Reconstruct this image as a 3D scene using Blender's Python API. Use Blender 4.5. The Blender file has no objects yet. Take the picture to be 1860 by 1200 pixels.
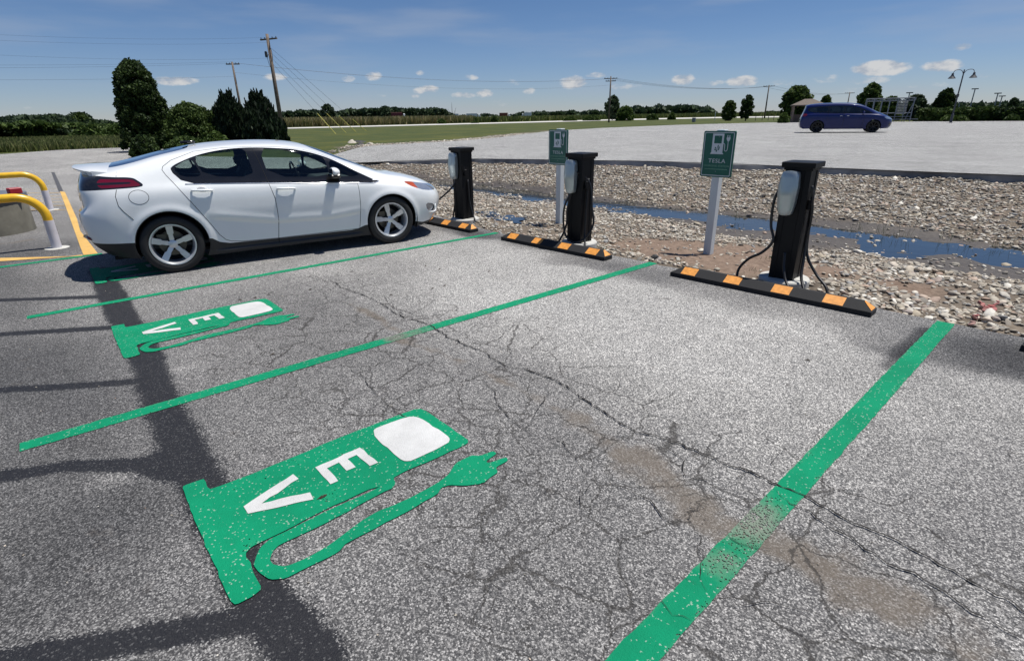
import bpy, math, random
import numpy as np
from mathutils import Vector, Matrix
rng = np.random.default_rng(7)
random.seed(7)
SC = bpy.context.scene
COL = SC.collection
# ------------------------------------------------------------------ camera
CF, CP, CR_, CY, CH = 979.52, .3758, -.0179, -.8549, 1.6565      # focal px (1860 wide), pitch, roll, yaw, height
fw_ = np.array([math.sin(CY)*math.cos(CP), math.cos(CY)*math.cos(CP), -math.sin(CP)])
rt_ = np.array([math.cos(CY), -math.sin(CY), 0.]); up_ = np.cross(rt_, fw_)
RT = rt_*math.cos(CR_)+up_*math.sin(CR_); UP = -rt_*math.sin(CR_)+up_*math.cos(CR_); FW = fw_
cam = bpy.data.cameras.new('camera'); cam.sensor_fit = 'HORIZONTAL'; cam.sensor_width = 36
cam.lens = 36*CF/1860; cam.clip_start = .05; cam.clip_end = 6000
co = bpy.data.objects.new('camera', cam); COL.objects.link(co)
co.matrix_world = Matrix(((RT[0], UP[0], -FW[0], 0), (RT[1], UP[1], -FW[1], 0), (RT[2], UP[2], -FW[2], CH), (0, 0, 0, 1)))
SC.camera = co
SC.render.resolution_x, SC.render.resolution_y = 1024, 660
SC.view_settings.view_transform = 'Standard'; SC.view_settings.look = 'None'
SC.view_settings.exposure = 0.35; SC.view_settings.gamma = 1
def ray(px, py): return FW+RT*(px-930)/CF-UP*(py-600)/CF
def G(px, py, z=0.):
    d = ray(px, py); t = (z-CH)/d[2]; return np.array([d[0]*t, d[1]*t, z])
def at(px, py, D):
    d = ray(px, py); t = D/math.hypot(d[0], d[1]); return np.array([d[0]*t, d[1]*t, CH+d[2]*t])
# ------------------------------------------------------------------ sun + sky
SUN = Vector((.15, .30, 1.)).normalized()
sl = bpy.data.lights.new('sun', 'SUN'); sl.energy = 4.2; sl.angle = math.radians(.5); sl.color = (1, .965, .91)
so = bpy.data.objects.new('sun', sl); COL.objects.link(so); so.rotation_euler = SUN.to_track_quat('Z', 'Y').to_euler()
W = bpy.data.worlds.new('World'); SC.world = W; W.use_nodes = True
W.cycles.sampling_method = 'MANUAL'; W.cycles.sample_map_resolution = 256
nt = W.node_tree; N = nt.nodes; L = nt.links; N.clear()
sky = N.new('ShaderNodeTexSky'); sky.sky_type = 'NISHITA'; sky.sun_disc = False
sky.sun_elevation = math.asin(SUN.z); sky.sun_rotation = math.atan2(SUN.x, SUN.y)
sky.altitude = 200; sky.air_density = 1.0; sky.dust_density = 0.; sky.ozone_density = 2.2
bg = N.new('ShaderNodeBackground'); bg.inputs['Strength'].default_value = .058
wo = N.new('ShaderNodeOutputWorld')
def mth(nt, op, a, b=None, c=None, clamp=False):
    n = nt.nodes.new('ShaderNodeMath'); n.operation = op; n.use_clamp = clamp
    for i, v in enumerate((a, b, c)):
        if v is None: continue
        if hasattr(v, 'links') or hasattr(v, 'is_linked'): nt.links.new(v, n.inputs[i])
        else: n.inputs[i].default_value = v
    return n.outputs[0]
def smooth(nt, v, lo, hi):
    n = nt.nodes.new('ShaderNodeMapRange'); n.interpolation_type = 'SMOOTHSTEP'
    nt.links.new(v, n.inputs[0]); n.inputs[1].default_value = lo; n.inputs[2].default_value = hi
    return n.outputs[0]
def mixc(nt, f, a, b, mode='MIX'):
    n = nt.nodes.new('ShaderNodeMix'); n.data_type = 'RGBA'; n.blend_type = mode; n.clamp_factor = True
    for s, v in ((n.inputs[0], f), (n.inputs[6], a), (n.inputs[7], b)):
        if hasattr(v, 'is_linked'): nt.links.new(v, s)
        elif isinstance(v, (int, float)): s.default_value = v
        else: s.default_value = (*v, 1)
    return n.outputs[2]
tc = N.new('ShaderNodeTexCoord'); DIR = tc.outputs['Generated']
# cumulus clouds: (px, py, half width px, half height px, density)
CL = [(318,147,42,9,1.0),(500,140,22,7,.7),(678,139,16,8,.8),(632,143,14,6,.6),(762,132,9,5,.6),(763,166,14,6,.7),(750,174,14,5,.6),(780,162,18,7,.9),
      (842,173,24,6,.8),(880,170,17,7,.9),(912,187,20,6,.5),(852,141,16,5,.5),(1042,150,24,11,1.1),(1085,136,24,5,.7),(960,166,12,6,.7),(925,150,22,7,.35),
      (1240,144,20,10,1.0),(1135,157,32,6,.4),(1348,148,30,10,1.05),(1302,150,18,6,.5),(1420,150,24,7,.5),(1598,124,52,15,1.35),(1575,146,40,9,.6),
      (1712,121,38,13,1.05),(1748,85,19,8,.9),(1800,137,24,8,.6),(1500,143,30,9,.5),(1530,165,50,8,.3),(1185,47,120,5,.13),(1000,60,260,6,.1),(1690,155,50,7,.3),(700,175,40,5,.3),(1120,190,80,5,.25),(350,195,60,5,.15),(52,197,12,5,.3)]
dn = N.new('ShaderNodeVectorMath'); dn.operation = 'NORMALIZE'; L.new(DIR, dn.inputs[0])
nz = N.new('ShaderNodeTexNoise'); nz.inputs['Scale'].default_value = 34; nz.inputs['Detail'].default_value = 7; nz.inputs['Roughness'].default_value = .62
mp = N.new('ShaderNodeMapping'); mp.inputs['Scale'].default_value = (1, 1, 2.1); L.new(dn.outputs[0], mp.inputs[0]); L.new(mp.outputs[0], nz.inputs['Vector'])
acc = None
for (px, py, w, h, a) in CL:
    c = ray(px, py); c /= np.linalg.norm(c)
    e1 = ray(px+w, py); e1 /= np.linalg.norm(e1); sw = np.linalg.norm(e1-c); sh = sw*h/w
    tx = np.cross(c, [0, 0, 1.]); tx /= np.linalg.norm(tx); ty = np.cross(tx, c)
    d1 = N.new('ShaderNodeVectorMath'); d1.operation = 'DOT_PRODUCT'; L.new(dn.outputs[0], d1.inputs[0]); d1.inputs[1].default_value = tx
    d2 = N.new('ShaderNodeVectorMath'); d2.operation = 'DOT_PRODUCT'; L.new(dn.outputs[0], d2.inputs[0]); d2.inputs[1].default_value = ty
    dc = N.new('ShaderNodeVectorMath'); dc.operation = 'DOT_PRODUCT'; L.new(dn.outputs[0], dc.inputs[0]); dc.inputs[1].default_value = c
    u = mth(nt, 'DIVIDE', d1.outputs['Value'], sw)
    v = mth(nt, 'DIVIDE', mth(nt, 'SUBTRACT', d2.outputs['Value'], float(c@ty)), sh)
    r2 = mth(nt, 'ADD', mth(nt, 'MULTIPLY', u, u), mth(nt, 'MULTIPLY', v, v))
    k = mth(nt, 'MULTIPLY', smooth(nt, r2, 1.9, 0.), a)
    k = mth(nt, 'MULTIPLY', k, mth(nt, 'GREATER_THAN', dc.outputs['Value'], .5))
    acc = k if acc is None else mth(nt, 'MAXIMUM', acc, k)
den = smooth(nt, mth(nt, 'ADD', mth(nt, 'MULTIPLY', acc, .74), mth(nt, 'MULTIPLY', mth(nt, 'SUBTRACT', nz.outputs[0], .5), mth(nt, 'MULTIPLY', smooth(nt, acc, 0, .2), 1.5))), .2, .78)
# thin high haze streaks
nz2 = N.new('ShaderNodeTexNoise'); nz2.inputs['Scale'].default_value = 3.2; nz2.inputs['Detail'].default_value = 6
mp2 = N.new('ShaderNodeMapping'); mp2.inputs['Scale'].default_value = (1, 1, 7); L.new(dn.outputs[0], mp2.inputs[0]); L.new(mp2.outputs[0], nz2.inputs['Vector'])
thin = mth(nt, 'MULTIPLY', smooth(nt, nz2.outputs[0], .47, .75), .34)
ccol = mixc(nt, smooth(nt, nz.outputs[0], .35, .62), (5.2, 5.7, 6.6), (9.0, 8.9, 8.8))
sepd = N.new('ShaderNodeSeparateXYZ'); L.new(dn.outputs[0], sepd.inputs[0]); low = smooth(nt, sepd.outputs[2], .32, -.02)
low = smooth(nt, sepd.outputs[2], .24, -.02)
deep = mixc(nt, 1.0, sky.outputs[0], mixc(nt, low, (.56, .72, .96), (.70, .80, 1.12)), 'MULTIPLY')
c1 = mixc(nt, thin, deep, (5.2, 5.9, 7.2))
c2 = mixc(nt, mth(nt, 'MULTIPLY', den, .86), c1, ccol)
L.new(c2, bg.inputs['Color']); L.new(bg.outputs[0], wo.inputs[0])
# ------------------------------------------------------------------ object helpers
def tag(o, label=None, category=None, group=None, kind=None):
    for k, v in (('label', label), ("category", category), ("group", group), ('kind', kind)):
        if v: o[k] = v
    return o
def empty(name, loc=(0, 0, 0), rz=0, **kw):
    o = bpy.data.objects.new(name, None); COL.objects.link(o); o.location = loc; o.rotation_euler = (0, 0, rz)
    o.empty_display_size = .1
    return tag(o, **kw)
def build(name, V, F, m, parent=None, smooth=False, N_=None, uv=None, **kw):
    me = bpy.data.meshes.new(name)
    V = np.asarray(V, dtype=np.float32)
    if isinstance(F, np.ndarray):
        n, k = F.shape
        me.vertices.add(len(V)); me.vertices.foreach_set('co', V.ravel())
        me.loops.add(n*k); me.loops.foreach_set('vertex_index', F.astype(np.int32).ravel())
        me.polygons.add(n); me.polygons.foreach_set('loop_start', np.arange(0, n*k, k, dtype=np.int32)); me.polygons.foreach_set('loop_total', np.full(n, k, np.int32))
        me.update(calc_edges=True); me.validate()
    else:
        me.from_pydata(V.tolist(), [], [list(map(int, f)) for f in F]); me.update()
    if smooth: me.polygons.foreach_set('use_smooth', [True]*len(me.polygons))
    for mm in (m if isinstance(m, (list, tuple)) else [m]): me.materials.append(mm)
    if N_ is not None: me.normals_split_custom_set_from_vertices(np.asarray(N_, float).tolist())
    o = bpy.data.objects.new(name, me); COL.objects.link(o); o.parent = parent
    return tag(o, **kw)
def copy_tree(o, parent=None):
    c = o.copy(); COL.objects.link(c); c.parent = parent
    for ch in list(o.children): copy_tree(ch, c)
    return c
class MB:
    def __init__(s): s.V = []; s.F = []; s.M = []; s.mi = 0
    def add(s, V, F, mi=None):
        b = len(s.V); s.V += [tuple(map(float, v)) for v in V]; s.F += [[b+int(i) for i in f] for f in F]; s.M += [s.mi if mi is None else mi]*len(F); return s
    def box(s, c, d, R=None, bev=0, taper=1.):
        x, y, z = [k/2 for k in d]
        if bev > 0:
            P = []; b = bev
            for sz in (-1, 1):
                for (ax, ay) in ((-x+b, -y), (x-b, -y), (x, -y+b), (x, y-b), (x-b, y), (-x+b, y), (-x, y-b), (-x, -y+b)): P.append((ax, ay, sz*(z-b)))
            for sz in (-1, 1):
                for (ax, ay) in ((-x+b, -y+b), (x-b, -y+b), (x-b, -y+b), (x-b, y-b), (x-b, y-b), (-x+b, y-b), (-x+b, y-b), (-x+b, -y+b)): P.append((ax, ay, sz*z))
            F = []
            for i in range(8):
                j = (i+1) % 8; F.append((i, j, 8+j, 8+i)); F.append((8+i, 8+j, 24+j, 24+i)); F.append((j, i, 16+i, 16+j))
            F.append((24, 25, 27, 29)); F.append((23, 21, 19, 17))
        else:
            t = taper
            P = [(-x, -y, -z), (x, -y, -z), (x, y, -z), (-x, y, -z), (-x*t, -y*t, z), (x*t, -y*t, z), (x*t, y*t, z), (-x*t, y*t, z)]
            F = [(3, 2, 1, 0), (4, 5, 6, 7), (0, 1, 5, 4), (1, 2, 6, 5), (2, 3, 7, 6), (3, 0, 4, 7)]
        P = np.array(P, float)
        if R is not None: P = P@np.array(R).T
        return s.add(P+np.array(c, float), F)
    def tube(s, P, r, n=8, cap=True, close=False):
        P = np.array(P, float); K = len(P); r = np.broadcast_to(np.array(r, float), (K,))
        T = np.gradient(P, axis=0); T /= np.linalg.norm(T, axis=1, keepdims=True)+1e-9
        ref = np.array([0, 0, 1.]) if abs(T[0][2]) < .9 else np.array([1., 0, 0])
        u = np.cross(T[0], ref); u /= np.linalg.norm(u); V = []
        for i in range(K):
            u = u-T[i]*(u@T[i]); u /= np.linalg.norm(u)+1e-9; w = np.cross(T[i], u)
            for k in range(n):
                a = 2*math.pi*k/n; V.append(P[i]+r[i]*(u*math.cos(a)+w*math.sin(a)))
        F = []
        for i in range(K-1):
            for k in range(n): F.append((i*n+k, i*n+(k+1) % n, (i+1)*n+(k+1) % n, (i+1)*n+k))
        if cap: F.append(tuple(range(n))[::-1]); F.append(tuple(range((K-1)*n, K*n)))
        return s.add(V, F)
    def lathe(s, prof, n=24, M=None, cap=True):
        """prof: (r, z) list round local z"""
        V = []; F = []; K = len(prof)
        for (r, z) in prof:
            for k in range(n): a = 2*math.pi*k/n; V.append((r*math.cos(a), r*math.sin(a), z))
        for i in range(K-1):
            for k in range(n): F.append((i*n+k, i*n+(k+1) % n, (i+1)*n+(k+1) % n, (i+1)*n+k))
        if cap:
            if prof[0][0] > 1e-5: F.append(tuple(range(n))[::-1])
            if prof[-1][0] > 1e-5: F.append(tuple(range((K-1)*n, K*n)))
        V = np.array(V)
        if M is not None: V = V@np.array(M[0]).T+np.array(M[1])
        return s.add(V, F)
    def prism(s, poly, z0, z1, M=None):
        n = len(poly); V = [(x, y, z0) for x, y in poly]+[(x, y, z1) for x, y in poly]
        F = [tuple(range(n))[::-1], tuple(range(n, 2*n))]+[(i, (i+1) % n, n+(i+1) % n, n+i) for i in range(n)]
        V = np.array(V)
        if M is not None: V = V@np.array(M[0]).T+np.array(M[1])
        return s.add(V, F)
    def build(s, name, m, parent=None, smooth=False, auto=None, **kw):
        o = build(name, s.V, s.F, m, parent, smooth, **kw)
        if max(s.M, default=0) > 0: o.data.polygons.foreach_set('material_index', s.M)
        if auto:
            import bmesh
            bm = bmesh.new(); bm.from_mesh(o.data)
            for e in bm.edges:
                if len(e.link_faces) == 2 and e.calc_face_angle(0) > auto: e.smooth = False
            for f in bm.faces: f.smooth = True
            bm.to_mesh(o.data); bm.free()
        return o
def rotz(a): c, s = math.cos(a), math.sin(a); return np.array([[c, -s, 0], [s, c, 0], [0, 0, 1]])
def rotx(a): c, s = math.cos(a), math.sin(a); return np.array([[1, 0, 0], [0, c, -s], [0, s, c]])
def roty(a): c, s = math.cos(a), math.sin(a); return np.array([[c, 0, s], [0, 1, 0], [-s, 0, c]])
# ------------------------------------------------------------------ polygon fields and clipping
def sdf(P, poly):
    poly = np.asarray(poly, float); d = np.full(len(P), 1e9); ins = np.zeros(len(P), bool)
    for i in range(len(poly)):
        a = poly[i]; b = poly[(i+1) % len(poly)]; ab = b-a
        t = np.clip(((P-a)@ab)/(ab@ab+1e-12), 0, 1); d = np.minimum(d, np.linalg.norm(P-a-t[:, None]*ab, axis=1))
        c = ((a[1] > P[:, 1]) != (b[1] > P[:, 1])); x = (b[0]-a[0])*(P[:, 1]-a[1])/((b[1]-a[1]) if b[1] != a[1] else 1e-12)+a[0]
        ins ^= c & (P[:, 0] < x)
    return np.where(ins, -d, d)
def dline(P, pts):
    pts = np.asarray(pts, float); d = np.full(len(P), 1e9)
    for i in range(len(pts)-1):
        a = pts[i]; ab = pts[i+1]-a; t = np.clip(((P-a)@ab)/(ab@ab+1e-12), 0, 1); d = np.minimum(d, np.linalg.norm(P-a-t[:, None]*ab, axis=1))
    return d
def chaikin(poly, it=2, closed=True, k=.25):
    P = np.asarray(poly, float)
    for _ in range(it):
        Q = []; n = len(P)
        for i in range(n if closed else n-1):
            a = P[i]; b = P[(i+1) % n]; Q += [a+(b-a)*k, b-(b-a)*k]
        P = np.array(Q) if closed else np.array([P[0]]+Q+[P[-1]])
    return P
def clip(A, T, f):
    """A: vertex array (n,k), T: triangles, f: field. returns (A, Tin, Tout) with f<0 inside"""
    f = np.where(abs(f) < 1e-7, 1e-7, f); s = f < 0; c = s[T].sum(1)
    Tin = [T[c == 3]]; Tout = [T[c == 0]]; new = []; cache = {}; base = len(A)
    def cut(a, b):
        key = (a, b) if a < b else (b, a)
        if key not in cache:
            t = f[a]/(f[a]-f[b]); new.append(A[a]+(A[b]-A[a])*t); cache[key] = base+len(new)-1
        return cache[key]
    ti = []; to = []
    for tri in T[(c == 1) | (c == 2)]:
        tri = list(map(int, tri)); lone = s[tri].sum() == 1
        k = [i for i in range(3) if s[tri[i]] == lone][0]
        a, b, d = tri[k], tri[(k+1) % 3], tri[(k+2) % 3]; p = cut(a, b); q = cut(a, d)
        (ti if lone else to).append((a, p, q)); (to if lone else ti).extend([(p, b, d), (p, d, q)])
    if new: A = np.vstack([A, np.array(new)])
    if ti: Tin.append(np.array(ti))
    if to: Tout.append(np.array(to))
    return A, np.vstack(Tin).astype(int), np.vstack(Tout).astype(int)
def compact(A, T):
    u, inv = np.unique(T.ravel(), return_inverse=True); return A[u], inv.reshape(-1, 3)
def gridmesh(xs, ys):
    X, Y = np.meshgrid(xs, ys); nx, ny = len(xs), len(ys); V = np.stack([X.ravel(), Y.ravel()], 1)
    i = np.arange(nx-1)[None, :]+nx*np.arange(ny-1)[:, None]; i = i.ravel()
    T = np.vstack([np.stack([i, i+1, i+1+nx], 1), np.stack([i, i+1+nx, i+nx], 1)]); return V, T
def vnoise(P, s, seed=0):
    """cheap smooth value noise in 2D"""
    r = np.random.default_rng(seed); tab = r.random((64, 64)); p = P/s; i = np.floor(p).astype(int); f = p-i; f = f*f*(3-2*f)
    g = lambda a, b: tab[(i[:, 0]+a) % 64, (i[:, 1]+b) % 64]
    return (g(0, 0)*(1-f[:, 0])+g(1, 0)*f[:, 0])*(1-f[:, 1])+(g(0, 1)*(1-f[:, 0])+g(1, 1)*f[:, 0])*f[:, 1]
def sst(x, a, b): t = np.clip((x-a)/(b-a), 0, 1); return t*t*(3-2*t)
# ------------------------------------------------------------------ materials
def newmat(name):
    m = bpy.data.materials.new(name); m.use_nodes = True; nt = m.node_tree
    return m, nt, nt.nodes['Principled BSDF'], nt.nodes['Material Output']
def tex(nt, kind, scale, vec=None, **kw):
    n = nt.nodes.new('ShaderNodeTex'+kind); n.inputs['Scale'].default_value = scale
    for k, v in kw.items():
        if k in n.inputs.keys(): n.inputs[k].default_value = v
        else: setattr(n, k, v)
    if vec is None:
        g = nt.nodes.new('ShaderNodeNewGeometry'); vec = g.outputs['Position']
    nt.links.new(vec, n.inputs['Vector']); return n
def ramp(nt, v, stops):
    n = nt.nodes.new('ShaderNodeValToRGB'); cr = n.color_ramp
    while len(cr.elements) < len(stops): cr.elements.new(.5)
    for e, (p, c) in zip(cr.elements, stops): e.position = p; e.color = (*c, 1) if not isinstance(c, float) else (c, c, c, 1)
    nt.links.new(v, n.inputs[0]); return n.outputs[0]
def bump(nt, h, bs, st=.5, dist=.01):
    b = nt.nodes.new('ShaderNodeBump'); b.inputs['Strength'].default_value = st; b.inputs['Distance'].default_value = dist
    nt.links.new(h, b.inputs['Height']); nt.links.new(b.outputs[0], bs.inputs['Normal'])
def objco(nt):
    t = nt.nodes.new('ShaderNodeTexCoord'); return t.outputs['Object']
def mat(name, col, rough=.6, metal=0., var=.12, scale=8., bmp=0., coat=0., spec=.5, bscale=None):
    m, nt, bs, out = newmat(name)
    n = tex(nt, 'Noise', scale, objco(nt), Detail=5.)
    lo = tuple(c*(1-var) for c in col); hi = tuple(min(1, c*(1+var)) for c in col)
    nt.links.new(ramp(nt, n.outputs[0], [(.3, lo), (.7, hi)]), bs.inputs['Base Color'])
    bs.inputs['Roughness'].default_value = rough; bs.inputs['Metallic'].default_value = metal
    bs.inputs['Specular IOR Level'].default_value = spec
    if coat: bs.inputs['Coat Weight'].default_value = coat; bs.inputs['Coat Roughness'].default_value = .03
    if bmp:
        b2 = tex(nt, 'Noise', bscale or scale*6, objco(nt), Detail=4.); bump(nt, b2.outputs[0], bs, .6, bmp)
    return m
def islandmat(name, cols, rough=.8, transl=0., spec=.3, bmp=0.):
    m, nt, bs, out = newmat(name); g = nt.nodes.new('ShaderNodeNewGeometry')
    k = len(cols); c = ramp(nt, g.outputs['Random Per Island'], [((i+.5)/k, cc) for i, cc in enumerate(cols)])
    n = tex(nt, 'Noise', 25., None, Detail=3.); c = mixc(nt, .5, c, ramp(nt, n.outputs[0], [(.3, (.55, .55, .55)), (.7, (1.35, 1.35, 1.35))]), 'MULTIPLY')
    nt.links.new(c, bs.inputs['Base Color']); bs.inputs['Roughness'].default_value = rough; bs.inputs['Specular IOR Level'].default_value = spec
    if transl:
        t = nt.nodes.new('ShaderNodeBsdfTranslucent'); nt.links.new(c, t.inputs[0]); mx = nt.nodes.new('ShaderNodeMixShader'); mx.inputs[0].default_value = transl
        nt.links.new(bs.outputs[0], mx.inputs[1]); nt.links.new(t.outputs[0], mx.inputs[2]); nt.links.new(mx.outputs[0], out.inputs[0])
    return m
def attr(nt, name):
    a = nt.nodes.new('ShaderNodeAttribute'); a.attribute_name = name; return a.outputs['Fac']
def set_attr(o, name, vals):
    a = o.data.attributes.new(name, 'FLOAT', 'POINT'); a.data.foreach_set('value', np.asarray(vals, np.float32))
def aggregate(nt, scale=175.):
    """exposed-aggregate speckle of old asphalt: random value per small stone"""
    wob = tex(nt, 'Noise', scale*1.2, None, Detail=2.)
    g = nt.nodes.new('ShaderNodeNewGeometry'); ad = nt.nodes.new('ShaderNodeVectorMath'); ad.operation = 'MULTIPLY_ADD'
    nt.links.new(wob.outputs['Color'], ad.inputs[0]); ad.inputs[1].default_value = (.01, .01, 0); nt.links.new(g.outputs['Position'], ad.inputs[2])
    v = tex(nt, 'Voronoi', scale, ad.outputs[0], feature='F1'); sp = nt.nodes.new('ShaderNodeSeparateColor'); nt.links.new(v.outputs['Color'], sp.inputs[0])
    return sp.outputs[0], v.outputs['Distance'], sp.outputs[1]
def asphalt_mat(name, detailed=True, base=1.0):
    m, nt, bs, out = newmat(name); cell, dist, cell2 = aggregate(nt)
    big = tex(nt, 'Noise', .55, None, Detail=4., Roughness=.6).outputs[0]; mid = tex(nt, 'Noise', 4.5, None, Detail=5., Roughness=.65).outputs[0]
    c = ramp(nt, cell, [(0., (.018, .019, .022)), (.30, (.06, .061, .065)), (.55, (.19, .188, .186)), (.8, (.36, .355, .345)), (1., (.66, .65, .63))])
    fine = tex(nt, 'Voronoi', 420., None, feature='F1'); spf = nt.nodes.new('ShaderNodeSeparateColor'); nt.links.new(fine.outputs['Color'], spf.inputs[0]); c = mixc(nt, .22, c, ramp(nt, spf.outputs[0], [(0., (.07, .07, .073)), (.5, (.22, .218, .213)), (1., (.50, .495, .48))]))
    c = mixc(nt, .04, c, (.25, .248, .243))
    gap = smooth(nt, dist, .52, .8); c = mixc(nt, mth(nt, 'MULTIPLY', gap, .6), c, (.03, .03, .034))
    tone = mth(nt, 'ADD', mth(nt, 'MULTIPLY', big, .5), mth(nt, 'MULTIPLY', mid, .5))
    c = mixc(nt, 1., c, ramp(nt, tone, [(.3, (.74,)*3), (.7, (1.22,)*3)]), 'MULTIPLY')
    if detailed:
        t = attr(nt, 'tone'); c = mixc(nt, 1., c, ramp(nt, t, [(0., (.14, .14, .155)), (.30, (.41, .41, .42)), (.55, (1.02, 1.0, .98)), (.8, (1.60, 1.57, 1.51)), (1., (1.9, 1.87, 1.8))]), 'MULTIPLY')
        sand = smooth(nt, mth(nt, 'ADD', attr(nt, 'sand'), mth(nt, 'MULTIPLY', mth(nt, 'SUBTRACT', mid, .5), 2.8)), .24, 1.15)
        c = mixc(nt, mth(nt, 'MULTIPLY', sand, .72), c, (.15, .124, .097))
        tar = smooth(nt, mth(nt, 'ADD', mth(nt, 'ADD', attr(nt, 'tar'), mth(nt, 'MULTIPLY', mth(nt, 'SUBTRACT', mid, .5), 1.3)), mth(nt, 'MULTIPLY', mth(nt, 'SUBTRACT', cell2, .5), -.75)), .36, .56)
        sp = mth(nt, 'LESS_THAN', cell2, .93); c = mixc(nt, mth(nt, 'MULTIPLY', mth(nt, 'SUBTRACT', 1., sp), mth(nt, 'MULTIPLY', attr(nt, 'tar'), .6)), c, (.40, .40, .39)); tar = mth(nt, 'MULTIPLY', tar, sp)
        near = smooth(nt, mth(nt, 'ADD', attr(nt, 'tar'), mth(nt, 'MULTIPLY', cell2, -.55)), .0, .2); tar = mth(nt, 'MAXIMUM', tar, mth(nt, 'MULTIPLY', near, mth(nt, 'MULTIPLY', smooth(nt, attr(nt, 'tar'), .1, .5), .8)))
        c = mixc(nt, mth(nt, 'MULTIPLY', tar, .96), c, (.013, .0135, .017))
        # fine alligator cracking
        w = tex(nt, 'Noise', 2.2, None, Detail=6., Roughness=.7); g = nt.nodes.new('ShaderNodeNewGeometry'); ad = nt.nodes.new('ShaderNodeVectorMath'); ad.operation = 'MULTIPLY_ADD'
        nt.links.new(w.outputs['Color'], ad.inputs[0]); ad.inputs[1].default_value = (.30, .30, 0); nt.links.new(g.outputs['Position'], ad.inputs[2])
        v = tex(nt, 'Voronoi', 2.6, ad.outputs[0], feature='DISTANCE_TO_EDGE'); v3 = tex(nt, 'Voronoi', 5.5, ad.outputs[0], feature='DISTANCE_TO_EDGE'); ck = mth(nt, 'MAXIMUM', smooth(nt, v.outputs['Distance'], .0155, .004), mth(nt, 'MULTIPLY', smooth(nt, v3.outputs['Distance'], .024, .008), mth(nt, 'MULTIPLY', smooth(nt, big, .48, .56), .8)))
        ck = mth(nt, 'MULTIPLY', ck, smooth(nt, mth(nt, 'ADD', attr(nt, 'crack'), mth(nt, 'MULTIPLY', mth(nt, 'SUBTRACT', mid, .5), 1.6)), .2, .6))
        c = mixc(nt, mth(nt, 'MULTIPLY', ck, .74), c, (.035, .032, .029)); drip = tex(nt, 'Voronoi', 3.1, ad.outputs[0], feature='F1'); dr_ = mth(nt, 'MULTIPLY', smooth(nt, drip.outputs['Distance'], .13, .05), smooth(nt, mid, .5, .62)); c = mixc(nt, mth(nt, 'MULTIPLY', dr_, .35), c, (.05, .047, .044))
        rr = nt.nodes.new('ShaderNodeMapRange'); nt.links.new(tar, rr.inputs[0]); rr.inputs[3].default_value = .85; rr.inputs[4].default_value = .6; nt.links.new(rr.outputs[0], bs.inputs['Roughness'])
        hgt = mth(nt, 'SUBTRACT', mth(nt, 'MULTIPLY', cell, .5), mth(nt, 'ADD', dist, mth(nt, 'MULTIPLY', ck, 2.)))
    else:
        c = mixc(nt, 1., c, (base, base, base*.98), 'MULTIPLY'); bs.inputs['Roughness'].default_value = .85
        gq = nt.nodes.new('ShaderNodeNewGeometry'); mq = nt.nodes.new('ShaderNodeMapping'); mq.inputs['Scale'].default_value = (.35, 1.6, 1); mq.inputs['Rotation'].default_value = (0, 0, .35); nt.links.new(gq.outputs['Position'], mq.inputs[0]); st = tex(nt, 'Noise', 1.0, mq.outputs[0], Detail=8., Roughness=.72); c = mixc(nt, mth(nt, 'MULTIPLY', smooth(nt, st.outputs[0], .56, .70), .75), c, (.10, .10, .10))
        hgt = mth(nt, 'SUBTRACT', mth(nt, 'MULTIPLY', cell, .5), dist)
    nt.links.new(c, bs.inputs['Base Color']); bs.inputs['Specular IOR Level'].default_value = .25
    bump(nt, hgt, bs, .55, .006)
    return m
def paint_mat(name, col):
    m, nt, bs, out = newmat(name); cell, dist, cell2 = aggregate(nt)
    n = tex(nt, 'Noise', 5., None, Detail=7., Roughness=.7).outputs[0]
    nb = tex(nt, 'Noise', 1.1, None, Detail=4.).outputs[0]; c = ramp(nt, mth(nt, 'ADD', mth(nt, 'MULTIPLY', n, .55), mth(nt, 'MULTIPLY', nb, .45)), [(.32, tuple(x*.74 for x in col)), (.66, tuple(min(1, x*1.10) for x in col))])
    c = mixc(nt, mth(nt, 'MULTIPLY', mth(nt, 'GREATER_THAN', cell, .975), .45), c, (.55, .58, .54))
    c = mixc(nt, mth(nt, 'MULTIPLY', smooth(nt, mth(nt, 'ADD', attr(nt, 'wear'), mth(nt, 'MULTIPLY', mth(nt, 'SUBTRACT', n, .5), .4)), .2, .6), .55), c, (.24, .24, .20))
    nt.links.new(c, bs.inputs['Base Color']); bs.inputs['Roughness'].default_value = .8; bs.inputs['Specular IOR Level'].default_value = .2
    bump(nt, mth(nt, 'SUBTRACT', mth(nt, 'MULTIPLY', cell, .5), dist), bs, .5, .005)
    wear = attr(nt, 'wear')
    c = mixc(nt, mth(nt, 'MULTIPLY', smooth(nt, mth(nt, 'ADD', wear, mth(nt, 'MULTIPLY', mth(nt, 'SUBTRACT', n, .5), .5)), .18, .6), .75), c, (.22, .23, .19)); nt.links.new(c, bs.inputs['Base Color'])
    hole = mth(nt, 'GREATER_THAN', mth(nt, 'ADD', mth(nt, 'ADD', mth(nt, 'MULTIPLY', cell2, .5), mth(nt, 'MULTIPLY', wear, .6)), mth(nt, 'MULTIPLY', n, .35)), .79)
    tr = nt.nodes.new('ShaderNodeBsdfTransparent'); mx = nt.nodes.new('ShaderNodeMixShader'); nt.links.new(hole, mx.inputs[0])
    nt.links.new(bs.outputs[0], mx.inputs[1]); nt.links.new(tr.outputs[0], mx.inputs[2]); nt.links.new(mx.outputs[0], out.inputs[0])
    return m
M = {}
M['asph'] = asphalt_mat('worn_asphalt'); M['asph2'] = asphalt_mat('light_asphalt', False, 1.5)
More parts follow.
